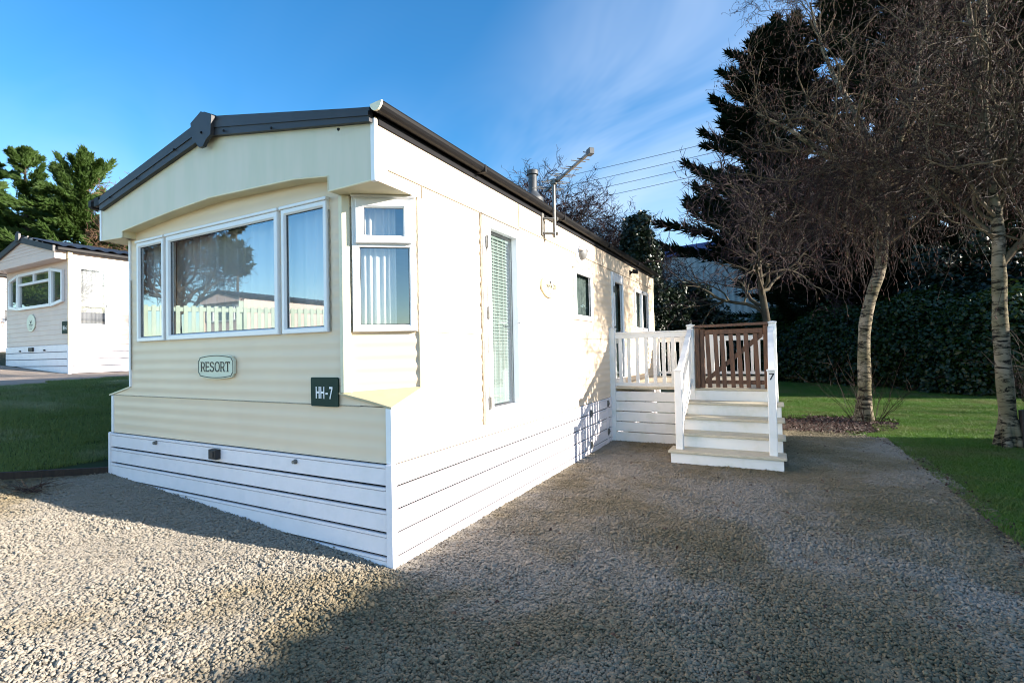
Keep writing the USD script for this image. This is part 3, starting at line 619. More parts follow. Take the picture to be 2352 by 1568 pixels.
# wall lamp, floodlight, aerial, flue
LP = lambda m: place(m, (.0, 3.98, 2.945), (0, 1, 0), (0, 0, 1), (1, 0, 0))
lp = obj('wall_lamp', LP(lathe([(.0001, .05), (.10, .05), (.125, .035), (.13, .0)], 24)), M['upvc'], van)
dome = trimesh.creation.icosphere(subdivisions=3, radius=.098); dome.vertices[:, 2] *= .85
obj('glass', LP((dome.vertices + [0, 0, .052], dome.faces)), M['lampglass'], lp, smooth=True)
for k in range(4):
    aa = np.linspace(.12 * math.pi, .88 * math.pi, 14); r = .108 - .004 * k; nn = .055 + .02 * k
    obj('louvre', LP(tube([(r * math.cos(a), r * math.sin(a) * (1 - .13 * k), nn + .02 * math.sin(a)) for a in aa], .010, 6, True)), M['upvc'], lp)
fl = obj('floodlight', [cbox(.0, .02, 6.86, 6.94, 3.02, 3.10, .004), tube([(.02, 6.90, 3.06), (.06, 6.90, 3.065)], .02, 8, True), place(cbox(-.045, .045, -.04, .04, 0, .11, .01), (.05, 6.92, 3.085), (-.2, .95, .1), (0, -.1, .99), (.94, .2, -.2))], M['gutter'], van, label='small black floodlight under the gutter')
ae = obj('aerial', [cbox(.004, .02, 2.70, 2.76, 2.96, 3.24, .003), tube([(.02, 2.73, 2.99), (.135, 2.80, 2.985)], .016, 6, True), tube([(.02, 2.73, 3.17), (.135, 2.80, 3.165)], .016, 6, True), cbox(.09, .17, 2.83, 2.85, 2.97, 3.01, .003), cbox(.09, .17, 2.83, 2.85, 3.15, 3.19, .003)], M['metal'], van, label='grey television aerial on a wall bracket')
obj('mast', [tube([(.125, 2.83, 2.94), (.125, 2.83, 3.28), (.125, 2.83, 3.62)], .021, 10, True), tube([(.125, 2.83, 3.27), (.125, 2.83, 3.35)], .0235, 10, True)], M['metal'], ae)
A0, A1 = np.array([-.12, 3.13, 3.64]), np.array([.79, 2.26, 3.66]); ad = (A1 - A0) / np.linalg.norm(A1 - A0); ap = np.cross([0, 0, 1], ad)
obj('boom', [place(cbox(0, np.linalg.norm(A1 - A0), -.014, .014, -.016, .016, .003), A0, ad, ap, np.cross(ad, ap)), cbox(.09, .16, 2.80, 2.86, 3.60, 3.665, .006)], M['metal'], ae)
Ln = np.linalg.norm(A1 - A0)
obj('end_cap', place(cbox(-.03, .05, -.03, .03, -.035, .035, .006), A1, ad, ap, np.cross(ad, ap)), M['greypipe'], ae)
for k in range(11):
    s = Ln * (.04 + .93 * (k / 10)); hl = .20 - .014 * k; c = A0 + ad * s + np.array([0, 0, .012 * (-1) ** k])
    obj('element', [tube([c - ap * hl, c + ap * hl], .006, 5, True)], M['metal'], ae)
obj('cable', tube([(.125, 2.85, 3.0), (.17, 2.90, 2.93), (.14, 2.93, 2.86), (.05, 2.86, 2.93), (.02, 2.78, 3.12)], .004, 5), M['net'], ae)
obj('flue', lathe([(.135, 3.3), (.135, 3.60), (.120, 3.63), (.150, 3.635), (.150, 3.69), (.125, 3.715), (.09, 3.76), (.062, 3.79), (.062, 4.03), (.085, 4.035), (.085, 4.09), (.07, 4.10), (.0001, 4.10)], 22, (-.53, 3.62, .05)), M['greypipe'], van, smooth=40)

# ------------------------------------------------------------------ deck with steps and gate
deck = thing('deck', 'raised white plastic deck with steps, railings and brown wooden gate beside the caravan', 'deck')
DZ, DY = .92, 5.42
W = M['white_deck']
for y in np.arange(DY + .16, 8.98, .148): obj('deck_board', cbox(.03, 2.46, y, min(y + .142, 9.05), DZ - .03, DZ, .004), M['tread'], deck)
obj('deck_board', cbox(.09, 2.50, DY - .005, DY + .155, DZ - .035, DZ, .005), M['tread'], deck)
for z1, z0 in ((.846, .688), (.678, .518), (.506, .345), (.334, .175), (.164, .012)):
    obj('panel_board', fixed([trimesh.Trimesh(*cbox(.085, 1.30, DY + .012, DY + .032, z0, z1, .005), process=False)]), W, deck)
    obj('panel_board', cbox(2.45, 2.47, DY + .05, 9.0, z0, z1, .005), W, deck)
def newel(x, y, z0, z1, s=.052, cap=True):
    n = obj('newel_post', cbox(x - s, x + s, y - s, y + s, z0, z1, .006), W, deck)
    c = s + .009
    obj('post_cap', hull([(x + a * c, y + b * c, z) for a in (-1, 1) for b in (-1, 1) for z in (z1 + .001, z1 + .016)] + [(x, y, z1 + .034)]), W, n)
    return n
newel(.038, DY + .04, -.02, 1.895); newel(1.312, DY + .04, -.02, 1.895); newel(2.457, DY + .04, -.02, 1.895)
nL = newel(1.306, 4.248, .178, 1.238, .048); nR = newel(2.432, 4.248, .178, 1.240, .048)
newel(.06, 9.0, .5, 1.86); newel(1.25, 9.0, .5, 1.86); newel(2.457, 9.0, .5, 1.86); newel(2.457, 7.2, .5, 1.86)
def railing(p0, p1, zt0, zt1, zb0, zb1, n, axis, name='handrail'):
    """Top and bottom rail between two posts with n balusters; axis 'x' or 'y'."""
    def bar(za, zb, h, w, top=False):
        pts = []
        for (p, z) in ((p0, za), (p1, zb)):
            for dz in (0, h):
                for s in (-w, w):
                    pts.append((p[0] + (s if axis == 'y' else 0), p[1] + (s if axis == 'x' else 0), z + dz))
        return hull(pts)
    obj(name, [bar(zt0 - .105, zt1 - .105, .08, .026), bar(zt0 - .022, zt1 - .022, .022, .036)], W, deck)
    obj('bottom_rail', [bar(zb0, zb1, .055, .026)], W, deck)
    for k in range(n):
        t = (k + .62) / (n + .24) if axis == 'x' else (k + .75) / (n + .5)
        x, y = p0[0] + (p1[0] - p0[0]) * t, p0[1] + (p1[1] - p0[1]) * t
        za, zb = zb0 + (zb1 - zb0) * t + .05, zt0 + (zt1 - zt0) * t - .10
        hx, hy = (.027, .014) if axis == 'x' else (.014, .027)
        obj('baluster', hull([(x + a * hx, y + b * hy, z + (b * hy * (zt1 - zt0) / max(1e-6, abs(p1[1] - p0[1])) if axis == 'y' else 0)) for a in (-1, 1) for b in (-1, 1) for z in (za, zb)]), W, deck)
railing((.088, DY + .04), (1.262, DY + .04), 1.835, 1.835, .936, .936, 8, 'x')
railing((.11, 9.0), (1.20, 9.0), 1.80, 1.80, .965, .965, 8, 'x'); railing((1.30, 9.0), (2.41, 9.0), 1.80, 1.80, .965, .965, 8, 'x')
railing((2.457, DY + .09), (2.457, 7.15), 1.80, 1.80, .965, .965, 12, 'y'); railing((2.457, 7.25), (2.457, 8.95), 1.80, 1.80, .965, .965, 12, 'y')
railing((1.306, 4.29), (1.306, DY - .01), 1.235, 1.845, .42, 1.02, 9, 'y'); railing((2.432, 4.29), (2.432, DY - .01), 1.235, 1.845, .42, 1.02, 9, 'y')
for k in range(4):
    zt, yf = .184 * (k + 1), 4.12 + .325 * k
    x0, x1 = (1.203, 2.54) if k == 0 else (1.285, 2.54)
    obj('step_riser', cbox(x0, x1, yf, yf + .022, (zt - .184 - .005 if k else .012), zt - .034, .003), W, deck)
    obj('step_tread', cbox(x0 - .03, x1 + .035, yf - .03, yf + .33, zt - .036, zt, .007), M['tread'], deck)
    obj('step_side', [cbox(x1 - .025, x1 - .003, yf + .023, yf + .33, .02, zt - .038, .002), cbox(x0 + .003, x0 + .025, yf + .023, yf + .33, .02, zt - .038, .002)], W, deck)
obj('step_riser', cbox(1.365, 2.44, 4.12 + .325 * 4 - .005, 4.12 + .325 * 4 + .015, .70, DZ - .037, .003), W, deck)
sn = text_mesh('7', .078, .002, bold=True); sn.apply_translation((2.432 - sn.bounds.mean(0)[0] + .002, 1.172 - sn.bounds.mean(0)[1], 0))
obj('house_number', FRONT(sn, 4.1995), M['ink'], nR)
for x, y in ((2.2, 4.35), (1.5, 4.35), (2.3, 5.7), (.4, 5.7)): obj('support_block', cbox(x - .2, x + .2, y - .1, y + .1, -.02, .03, .005), M['oldwood'], deck)
gate = tag(UsdGeom.Xform.Define(stage, numbered(path_of(deck), 'gate')).GetPrim(), 'brown wooden picket gate at the top of the steps')
obj('post', cbox(1.376, 1.446, DY - .02, DY + .07, DZ + .003, 1.86, .008), M['gatewood'], gate)
obj('stile', cbox(1.45, 1.515, DY + .0, DY + .05, DZ + .003, 1.845, .008), M['gatewood'], gate)
obj('stile', cbox(2.335, 2.40, DY + .0, DY + .05, DZ + .003, 1.875, .008), M['gatewood'], gate)
obj('top_bar', [hull([(1.376, y, z) for y in (DY - .03, DY + .06) for z in (1.862, 1.90)] + [(2.40, y, z) for y in (DY - .03, DY + .06) for z in (1.876, 1.912)])], M['gatewood'], gate)
obj('rail', cbox(1.516, 2.334, DY + .012, DY + .042, 1.752, 1.828, .006), M['gatewood'], gate)
obj('rail', cbox(1.516, 2.334, DY + .012, DY + .042, .985, 1.045, .006), M['gatewood'], gate)
obj('brace', hull([(1.52, y, z) for y in (DY + .014, DY + .040) for z in (.99, 1.07)] + [(2.33, y, z) for y in (DY + .014, DY + .040) for z in (1.70, 1.79)]), M['gatewood'], gate)
for k, x in enumerate((1.585, 1.695, 1.803, 1.913, 2.022, 2.133, 2.245)):
    o = .008 * math.sin(k * 2.3); lean = -.025
    obj('picket', hull([(x + dx + o + (lean if z > 1.2 else 0), y, z) for dx in (-.030, .030) for y in (DY - .012, DY + .010) for z in (DZ + .012 + .004 * (k % 2), 1.752 + .006 * math.sin(k * 1.7))]), M['gatewood'], gate)
obj('latch', [tube([(1.34, DY - .06, 1.865), (1.43, DY - .035, 1.868)], .008, 6, True)], M['rubber'], gate)

# ------------------------------------------------------------------ the neighbouring caravan type
def neighbour(name, label, loc, group):
    c = thing(name, label, 'caravan', loc, 0, group)
    X0, Y1, G = -4.05, 9.0, -1.21
    g = lambda z: z + G
    fx = lambda x: x + 13.607
    wpoly = [[(-17.33, 3.10), (-16.70, 3.02), (-16.70, 4.06), (-17.33, 3.92)], [(-16.68, 3.02), (-14.57, 3.02), (-14.57, 4.05), (-16.68, 4.05)], [(-14.55, 3.01), (-13.86, 3.10), (-13.86, 3.93), (-14.55, 4.04)]]
    obj('front_wall', FRONT(clad(X0, -.02, g(1.98), g(4.45), [(fx(-17.30), fx(-13.90), g(3.12), g(3.90))], pitch=.13, amp=.008, kind='step')), M['pale_clad'], c)
    sw = (.19, .80, g(2.45), g(4.03))
    obj('side_wall', SIDE(clad(0, Y1, g(1.98), g(4.46), [(sw[0] + .02, sw[1] - .02, sw[2] + .02, sw[3] - .02)], pitch=.13, amp=.006, kind='step')), M['pale_clad'], c)
    obj('left_wall', [quad((X0, Y1, g(1.98)), (X0, 0, g(1.98)), (X0, 0, g(4.45)), (X0, Y1, g(4.45))), quad((X0, Y1, g(1.98)), (0, Y1, g(1.98)), (0, Y1, g(4.45)), (X0, Y1, g(4.45))), (np.array([(X0, Y1, g(4.45)), (0, Y1, g(4.45)), (X0 / 2, Y1, g(5.02))]), np.array([[0, 1, 2]]))], M['pale_clad'], c)
    obj('interior', [quad((X0 + .03, .6, g(1.98)), (-.6, .6, g(1.98)), (-.6, .6, g(4.4)), (X0 + .03, .6, g(4.4))), quad((-.5, .05, g(1.98)), (-.5, Y1, g(1.98)), (-.5, Y1, g(4.4)), (-.5, .05, g(4.4)))], M['inside'], c)
    # gable hood
    gp = Polygon([(X0 - .05, g(4.18)), (-.02, g(4.18)), (-.02, g(4.40)), (X0 / 2, g(4.98)), (X0 - .05, g(4.40))])
    obj('hood', [FRONT(clad(X0 - .05, 0, g(4.18), g(4.40), pitch=.13, kind='step'), -.30)] + [FRONT(ext(gp, .02), -.275), hull([(x, y, z) for x in (X0 - .05, 0) for y in (-.29, .0) for z in (g(4.175), g(4.185))]), cbox(-.06, .005, -.305, .02, g(4.18), g(4.42), .004)], M['pale_clad'], c)
    for k in range(6):
        zz = g(4.41) + .09 * k; hw = (g(4.98) - zz) / (g(4.98) - g(4.40)) * 2.0
        if hw > .1: obj('hood_board', FRONT(cbox(X0 / 2 - hw, X0 / 2 + hw, zz - .004, zz + .078, .0, .014, .003), -.29), M['pale_clad'], c)
    e0, rz = g(4.46), g(4.93)
    for s in (0, 1):
        a = (.08 if s == 0 else X0 - .08)
        obj('gable_board', [hull([(x, y, z + d) for (x, z) in ((a, e0 + .02), (X0 / 2, rz + .02)) for d in (0, -.15) for y in (-.36, -.31)])], M['roofing'], c)
        V, F = [], []; yy = np.arange(-.34, Y1 + .1, .06)
        for i, y in enumerate(yy):
            for t in np.linspace(0, 1, 8): V.append((a + (X0 / 2 - a) * t, y, e0 + .03 + (rz - e0) * t + .022 * (1 + math.cos(y / .3 * 6.283)) + .01 * ((t * 7) % 1)))
        F = [(i * 8 + j, (i + 1) * 8 + j, (i + 1) * 8 + j + 1, i * 8 + j + 1) for i in range(len(yy) - 1) for j in range(7)]
        obj('roof', cat_mesh([(np.array(V), np.array(F))]), M['roofing'], c, smooth=True)
        obj('gutter', cbox(min(a, a + .08 * (1 if s == 0 else -1)), max(a, a + .08 * (1 if s == 0 else -1)), -.3, Y1 + .05, e0 - .10, e0 - .0, .02), M['gutter'], c)
    obj('ridge_cap', hull([(X0 / 2 + dx, y, z) for dx in (-.12, .12) for y in (-.40, -.35) for z in (g(4.83), g(5.03))] + [(X0 / 2, -.40, g(5.09)), (X0 / 2, -.35, g(5.09))]), M['roofing'], c)
    obj('drainpipe', [tube([(.05, -.02, e0 - .1), (.05, -.02, g(1.95))], .035, 8), cbox(.0, .10, -.06, .03, e0 - .28, e0 - .08, .01)], M['soffit'], c)
    obj('corner_trim', cbox(-.04, .015, -.02, .04, g(1.98), g(4.44), .006), M['pale_clad'], c)
    for k in range(4):
        z1 = g(1.975) - .19 * k; z0 = z1 - .176
        obj('skirt_board', cbox(X0 + .03, -.03, -.035, -.012, z0, z1, .005), M['white'], c)
        obj('skirt_board', cbox(.012, .035, .03, Y1, z0, z1, .005), M['white'], c)
    obj('skirt_corner', cbox(-.035, .04, -.04, .035, -.1, g(1.98), .006), M['white'], c)
    obj('void_sheet', [quad((X0, .05, -.1), (0, .05, -.1), (0, .05, g(1.99)), (X0, .05, g(1.99))), quad((-.02, .05, -.1), (-.02, Y1, -.1), (-.02, Y1, g(1.99)), (-.02, .05, g(1.99))), quad((X0, .05, -.1), (X0, Y1, -.1), (X0, Y1, g(1.99)), (X0, .05, g(1.99)))], M['dark'], c)  # same dark sheets standing for the shade under this caravan
    for x, kind in ((-2.95, 0), (-1.35, 0), (-2.2, 1)):
        obj('tow_socket' if kind else 'skirt_peg', cbox(x - (.14 if kind else .03), x + (.14 if kind else .03), -.07, -.03, g(1.83), g(1.83) + (.11 if kind else .04), .006), M['rubber'], c)
    # window group
    bw = obj('front_window', [FRONT(ext(Polygon([(fx(a), g(b)) for a, b in p]).difference(Polygon([(fx(a), g(b)) for a, b in p]).buffer(-.075, join_style=2)), .06), -.01) for p in wpoly], M['upvc'], c)
    for p in wpoly:
        q = Polygon([(fx(a), g(b)) for a, b in p]).buffer(-.07, join_style=2)
        obj('pane', FRONT(ext(q, .006), -.025), M['dullpane'], bw)
        obj('blind', FRONT(ext(q, .004), -.0), M['dimroom'], bw)
    obj('transom', [FRONT(cbox(fx(-16.62), fx(-14.62), g(3.70), g(3.77), .01, .065, .004)), FRONT(cbox(fx(-15.66), fx(-15.58), g(3.76), g(4.0), .01, .065, .004))], M['upvc'], bw)
    w = obj('side_window', [SIDE(ring(sw[0] - .03, sw[1] + .03, sw[2], sw[3], .07, .035)), SIDE(cbox(sw[0], sw[1], g(2.98), g(3.06), 0, .035, .004))], M['upvc'], c)
    obj('pane', SIDE(quad((sw[0], sw[2], .01), (sw[1], sw[2], .01), (sw[1], sw[3], .01), (sw[0], sw[3], .01))), M['pane'], w)
    obj('curtain', SIDE(drape(sw[0] + .02, sw[1] - .02, g(2.48), sw[3], 6, .01, -.07, 41)), M['greycurtain'], w)
    obj('vent_strip', SIDE(cbox(.55, .85, g(4.27), g(4.30), .004, .016, .003)), M['cream_trim'], c)
    return c
nb = neighbour('static_caravan', 'pale pink caravan with oval plaque and HH-6 sign on the bank at left', (-13.607, 3.09, 1.21), 'pale caravans')
nb_op = obj('oval_plaque', FRONT(ext(affinity.scale(Point(-2.28, 1.42).buffer(1, 24), .27, .24), .02), -.01), M['plaque'], nb)
obj('emblem', [FRONT(ext(Polygon([(-2.34, 1.50), (-2.28, 1.44), (-2.22, 1.50), (-2.25, 1.40), (-2.31, 1.40)]), .002), -.031), FRONT(cbox(-2.40, -2.16, 1.355, 1.375, .031, .033, .001)), FRONT(cbox(-2.37, -2.19, 1.315, 1.33, .031, .033, .001)), FRONT(cbox(-2.36, -2.20, 1.25, 1.262, .031, .033, .001))], M['greypipe'], nb_op)
nsg = obj('number_sign', FRONT(ext(sbox(-.36, 1.05, -.04, 1.37).buffer(-.012).buffer(.012), .014), -.012), M['sign'], nb)
tx = text_mesh('HH-6', .095, .002, bold=True); tx.apply_scale((.20 / tx.extents[0], 1.05, 1)); tx.apply_translation((-.2 - tx.bounds.mean(0)[0], 1.20 - tx.bounds.mean(0)[1], 0))
obj('lettering', FRONT(tx, -.0265), M['upvc'], nsg)
nb_plain = neighbour('static_caravan', 'sliver of a cream caravan wall at the far left edge, beyond the pale pink one', (-26.0, 5.2, 1.97), 'pale caravans')
for k, (lab, loc, rz) in enumerate((('pale caravan standing to the right of the drive and shading its gravel', (10.5, 8.75, 0), 180.0),
                                    ('pale caravan mirrored in the big front window of the cream caravan', (-30.0, -16.0, 2.0), 180.0))):
    dup(nb_plain, 'static_caravan', lab, loc, rz)

# ------------------------------------------------------------------ trees
def unit(v): return v / np.maximum(np.linalg.norm(v, axis=-1, keepdims=True), 1e-9)
def grow(S, D, L, R0, m, rng, wig, trop=(0, 0, 0), taper=.75):
    """N branches as polylines (N, m, 3) with radii."""
    N = len(S); P = np.zeros((N, m, 3)); P[:, 0] = S; d = unit(D); trop = np.asarray(trop, float)
    for i in range(1, m):
        d = unit(d + rng.normal(0, wig, (N, 3)) + trop / (m - 1)); P[:, i] = P[:, i - 1] + d * (L / (m - 1))[:, None]
    R = R0[:, None] * (1 - taper * np.linspace(0, 1, m)[None])
    return P, R
def spawn(P, R, n, t0, t1, ang, spread, rng, up=0.0):
    """n child starts per branch: (start, direction, radius there, parent index, t)."""
    N, m, _ = P.shape
    idx = np.repeat(np.arange(N), n); t = rng.uniform(t0, t1, N * n); f = t * (m - 1); i = np.minimum(f.astype(int), m - 2); fr = (f - i)[:, None]
    S = P[idx, i] * (1 - fr) + P[idx, i + 1] * fr; T = unit(P[idx, i + 1] - P[idx, i])
    r = R[idx, i] * (1 - fr[:, 0]) + R[idx, i + 1] * fr[:, 0]
    q = unit(np.cross(T, rng.normal(size=T.shape))); a = np.radians(rng.normal(ang, spread, N * n))[:, None]
    D = unit(T * np.cos(a) + q * np.sin(a) + np.array([0, 0, up]))
    return S, D, r, idx, t
def resample(pts, m):
    pts = np.asarray(pts, float); s = np.r_[0, np.cumsum(np.linalg.norm(np.diff(pts, axis=0), axis=1))]
    from scipy.interpolate import PchipInterpolator
    return PchipInterpolator(s, pts)(np.linspace(0, s[-1], m))
def bark_mat(name, a, b, c, scale, stretch):
    return usdkit.material(stage, f'/World/Looks/{name}', {
        'g': ('geometry', {}), 'm1': ('mapping', {'scale': stretch}), 'n1': ('noise_texture', {'scale': scale, 'detail': 5.0, 'roughness': .7, 'distortion': .9}), 'r': ('rgb_ramp', {'ramp': [(.41, c), (.46, b), (.53, a), (1, a)]}),
        'n2': ('noise_texture', {'scale': 3.0, 'detail': 3.0}), 'r2': ('rgb_ramp', {'ramp': [(.4, (.6, .62, .5)), (.65, (1, 1, 1))]}), 'mul': ('mix_color', {'blend_type': 'multiply', 'fac': 1.0}),
        'b': ('bump', {'strength': .4, 'distance': .01}), 'p': ('principled_bsdf', {'roughness': .85, 'specular_ior_level': .1})},
        [('g.position', 'm1.vector'), ('m1.vector', 'n1.vector'), ('n1.fac', 'r.fac'), ('g.position', 'n2.vector'), ('n2.fac', 'r2.fac'), ('r.color', 'mul.a'), ('r2.color', 'mul.b'), ('mul.result', 'p.base_color'), ('n1.fac', 'b.height'), ('b.normal', 'p.normal')], surface='p.BSDF')
M['birch'] = bark_mat('birch_bark', (.24, .20, .15), (.10, .083, .06), (.012, .010, .009), 3.4, (1.3, 1.3, 4.2))
M['birchlimb'] = mat('birch_limb_bark', (.15, .115, .07), .7, spec=.08, var=(.035, .03, .02), vscale=6)
M['twig'] = mat('birch_twigs', (.07, .045, .038), .6, spec=.08, island=[(0, (.022, .012, .010)), (.65, (.062, .032, .022)), (.94, (.075, .045, .032)), (1, (.26, .21, .15))])
M['catkin'] = mat('birch_catkins', (.04, .015, .010), .7, spec=.08)
M['bark'] = mat('dark_bark', (.05, .038, .028), .8, spec=.08, var=(.085, .075, .05), vscale=5, bump=.6, bscale=30)
M['darktwig'] = mat('dark_twigs', (.06, .04, .04), .7, spec=.08, island=[(0, (.025, .016, .018)), (.7, (.05, .03, .03)), (1, (.10, .06, .05))])
M['tantwig'] = mat('tan_twigs', (.20, .14, .08), .7, spec=.08, island=[(0, (.13, .08, .05)), (1, (.30, .21, .12))])
M['cypress'] = mat('dark_cypress_foliage', (.02, .036, .014), .7, spec=.08, island=[(0, (.012, .022, .010)), (.6, (.022, .038, .014)), (1, (.045, .065, .022))], trans=.15)
M['brightfir'] = mat('bright_conifer_foliage', (.14, .20, .03), .7, island=[(0, (.05, .10, .014)), (.5, (.14, .20, .028)), (1, (.28, .31, .055))], trans=.3)
M['laurel'] = mat('laurel_leaves', (.05, .085, .012), .32, island=[(0, (.022, .042, .006)), (.6, (.055, .095, .012)), (1, (.17, .23, .03))], trans=.25)
M['ivy'] = mat('ivy_leaves', (.02, .04, .014), .4, island=[(0, (.010, .020, .008)), (.7, (.022, .042, .014)), (1, (.05, .075, .025))], trans=.15)
M['litter'] = mat('dead_leaves', (.10, .04, .02), .7, island=[(0, (.05, .02, .012)), (.6, (.12, .05, .025)), (1, (.24, .13, .07))])

def birch(name, label, trunk, radii, limbs, rng, twigs, base, crown_r=2.6, zt=9.0):
    t = thing(name, label, 'birch tree', base, 0, None)
    off = -np.array(base)
    T = resample(np.array(trunk) + off, 44); R = np.interp(np.linspace(0, 1, 44), np.linspace(0, 1, len(radii)), radii)
    R = R * .68; T[:, :2] += .008 * np.stack([np.sin(T[:, 2] * 3.1), np.cos(T[:, 2] * 2.3)], 1)
    tr = obj('trunk', tube(T, R * (1 + .05 * np.sin(np.arange(44) * 1.7)), 16), M['birch'], t, smooth=True)
    # root flare
    fl = [tube([T[0] + np.array([.26 * math.cos(a), .26 * math.sin(a), -.05]), T[0] + np.array([.13 * math.cos(a), .13 * math.sin(a), .07]), T[2] + np.array([.05 * math.cos(a), .05 * math.sin(a), .1])], [.035, .07, .05], 7) for a in np.arange(5) * 1.257 + .4]
    obj('root', fl, M['birch'], t, smooth=True)
    main = [(T, R)]
    for l, r in limbs:
        p = resample(np.array(l) + off, 44); rr = np.linspace(r, r * .22, 44)
        main.append((p, rr)); obj('limb', tube(p, rr, 10), M['birchlimb'] if r < .07 else M['birch'], t, smooth=True)
    P1, R1 = [], []
    for k, (p, r) in enumerate(main):
        lo = .33 if k == 0 else .12
        n = max(6, int(34 * (p[-1, 2] - p[0, 2]) / 7 + 6)) if k == 0 else 18
        S, D, r0, i, tt = spawn(p[None], r[None], n, lo, .99, 55, 14, rng, up=.35)
        L = rng.uniform(.9, 1.0, len(S)) * crown_r * (1.1 - .55 * tt)
        a, b = grow(S, D, L, np.clip(r0 * .45, .008, .05), 10, rng, .24, (0, 0, .25)); P1.append(a); R1.append(b)
    P1, R1 = np.concatenate(P1), np.concatenate(R1)
    S, D, r0, i, tt = spawn(P1, R1, 8, .15, 1.0, 42, 16, rng, up=.05)
    P2, R2 = grow(S, D, rng.uniform(.4, 1.15, len(S)), np.clip(r0 * .5, .0045, .016), 8, rng, .36, (0, 0, -.1))
    obj('branches', [tubes(P1, R1, 5), tubes(P2, R2, 4)], M['birchlimb'], t, smooth=True)
    S, D, r0, i, tt = spawn(P2, R2, twigs, .1, 1.0, 38, 20, rng)
    low = S[:, 2] < 4.6
    Ls, W3 = rng.uniform(.15, .55, len(S)) * np.where(low, 1.7, 1.0), None
    A = [grow(S[k], D[k], Ls[k], np.full(int(k.sum()), .0044), 6, rng, w, (0, 0, tz), .5) for k, w, tz in ((low, .3, -1.1), (~low, .5, -.35))]
    P3, R3 = np.concatenate([q[0] for q in A]), np.concatenate([q[1] for q in A])
    tw = obj('twigs', tubes(P3, R3, 3), M['twig'], t, kind='stuff')
    sel = rng.random(len(P3)) < .75
    e = P3[sel][:, -1]; d = unit(np.array([0, 0, -1.]) + rng.normal(0, .25, e.shape))
    C = np.stack([e, e + d * .025, e + d * .055], 1); obj('catkins', tubes(C, np.broadcast_to(np.array([.004, .008, .002]), (len(C), 3)), 3), M['catkin'], t, kind='stuff')
    return t
rng = np.random.default_rng(21)
b1 = (4.05, 9.22, 0.0)
birch('birch_tree', 'silver birch with a forked trunk standing at the gravel edge behind the steps',
      [(4.02, 9.22, -.05), (4.05, 9.22, .95), (4.09, 9.22, 1.9), (4.21, 9.26, 2.51), (4.41, 9.36, 3.13), (4.48, 9.37, 3.89), (4.46, 9.34, 4.75), (4.63, 9.43, 5.11), (4.84, 9.53, 5.71), (5.09, 9.64, 6.66), (5.24, 9.69, 7.7), (5.3, 9.7, 8.9), (5.3, 9.75, 10.4)],
      [.215, .165, .155, .15, .145, .13, .12, .075, .065, .05, .035, .02, .008],
      [([(4.46, 9.34, 4.70), (4.02, 9.1, 5.1), (3.43, 8.78, 5.4), (2.82, 8.45, 5.9), (2.3, 8.2, 6.2)], .085), ([(4.40, 9.35, 3.15), (4.33, 9.31, 3.4), (3.86, 9.05, 3.9), (3.2, 8.76, 4.2)], .05),
       ([(4.46, 9.34, 4.75), (4.2, 9.5, 6.0), (3.7, 9.8, 7.6), (3.4, 10, 9.2)], .075), ([(4.44, 9.36, 4.2), (5.2, 9.0, 5.2), (6.1, 8.8, 5.9)], .05)], rng, 7, b1, 2.5)
b2 = (5.46, 6.95, 0.0)
birch('birch_tree', 'white birch with black bark marks and a post at its foot near the right edge',
      [(5.47, 6.97, -.05), (5.43, 6.93, .5), (5.40, 6.9, 1.45), (5.38, 6.87, 2.15), (5.38, 6.86, 2.71), (5.40, 6.86, 3.08), (5.32, 6.8, 3.94), (5.27, 6.76, 4.43), (5.26, 6.74, 4.92), (5.31, 6.75, 5.66), (5.29, 6.72, 6.27), (5.29, 6.71, 7.3), (5.3, 6.7, 9.0)],
      [.165, .145, .135, .125, .11, .085, .072, .062, .052, .045, .04, .03, .01],
      [([(5.31, 6.79, 4.15), (5.25, 6.75, 4.5), (5.16, 6.67, 5.9), (5.1, 6.62, 6.52), (5.0, 6.5, 8.4)], .045), ([(5.38, 6.86, 2.6), (5.75, 6.9, 3.1), (6.5, 7.0, 3.7)], .05), ([(5.40, 6.86, 3.0), (4.9, 6.95, 3.7), (4.2, 7.1, 4.5)], .04)], rng, 8, b2, 2.1)
obj('wooden_post', hull([(x, y, z) for x in (5.55, 5.68) for y in (6.80, 6.93) for z in (-.1, .56)] + [(5.615, 6.865, .58)]), M['oldwood'], label='short dark wooden post against the foot of the right birch', cat='post')

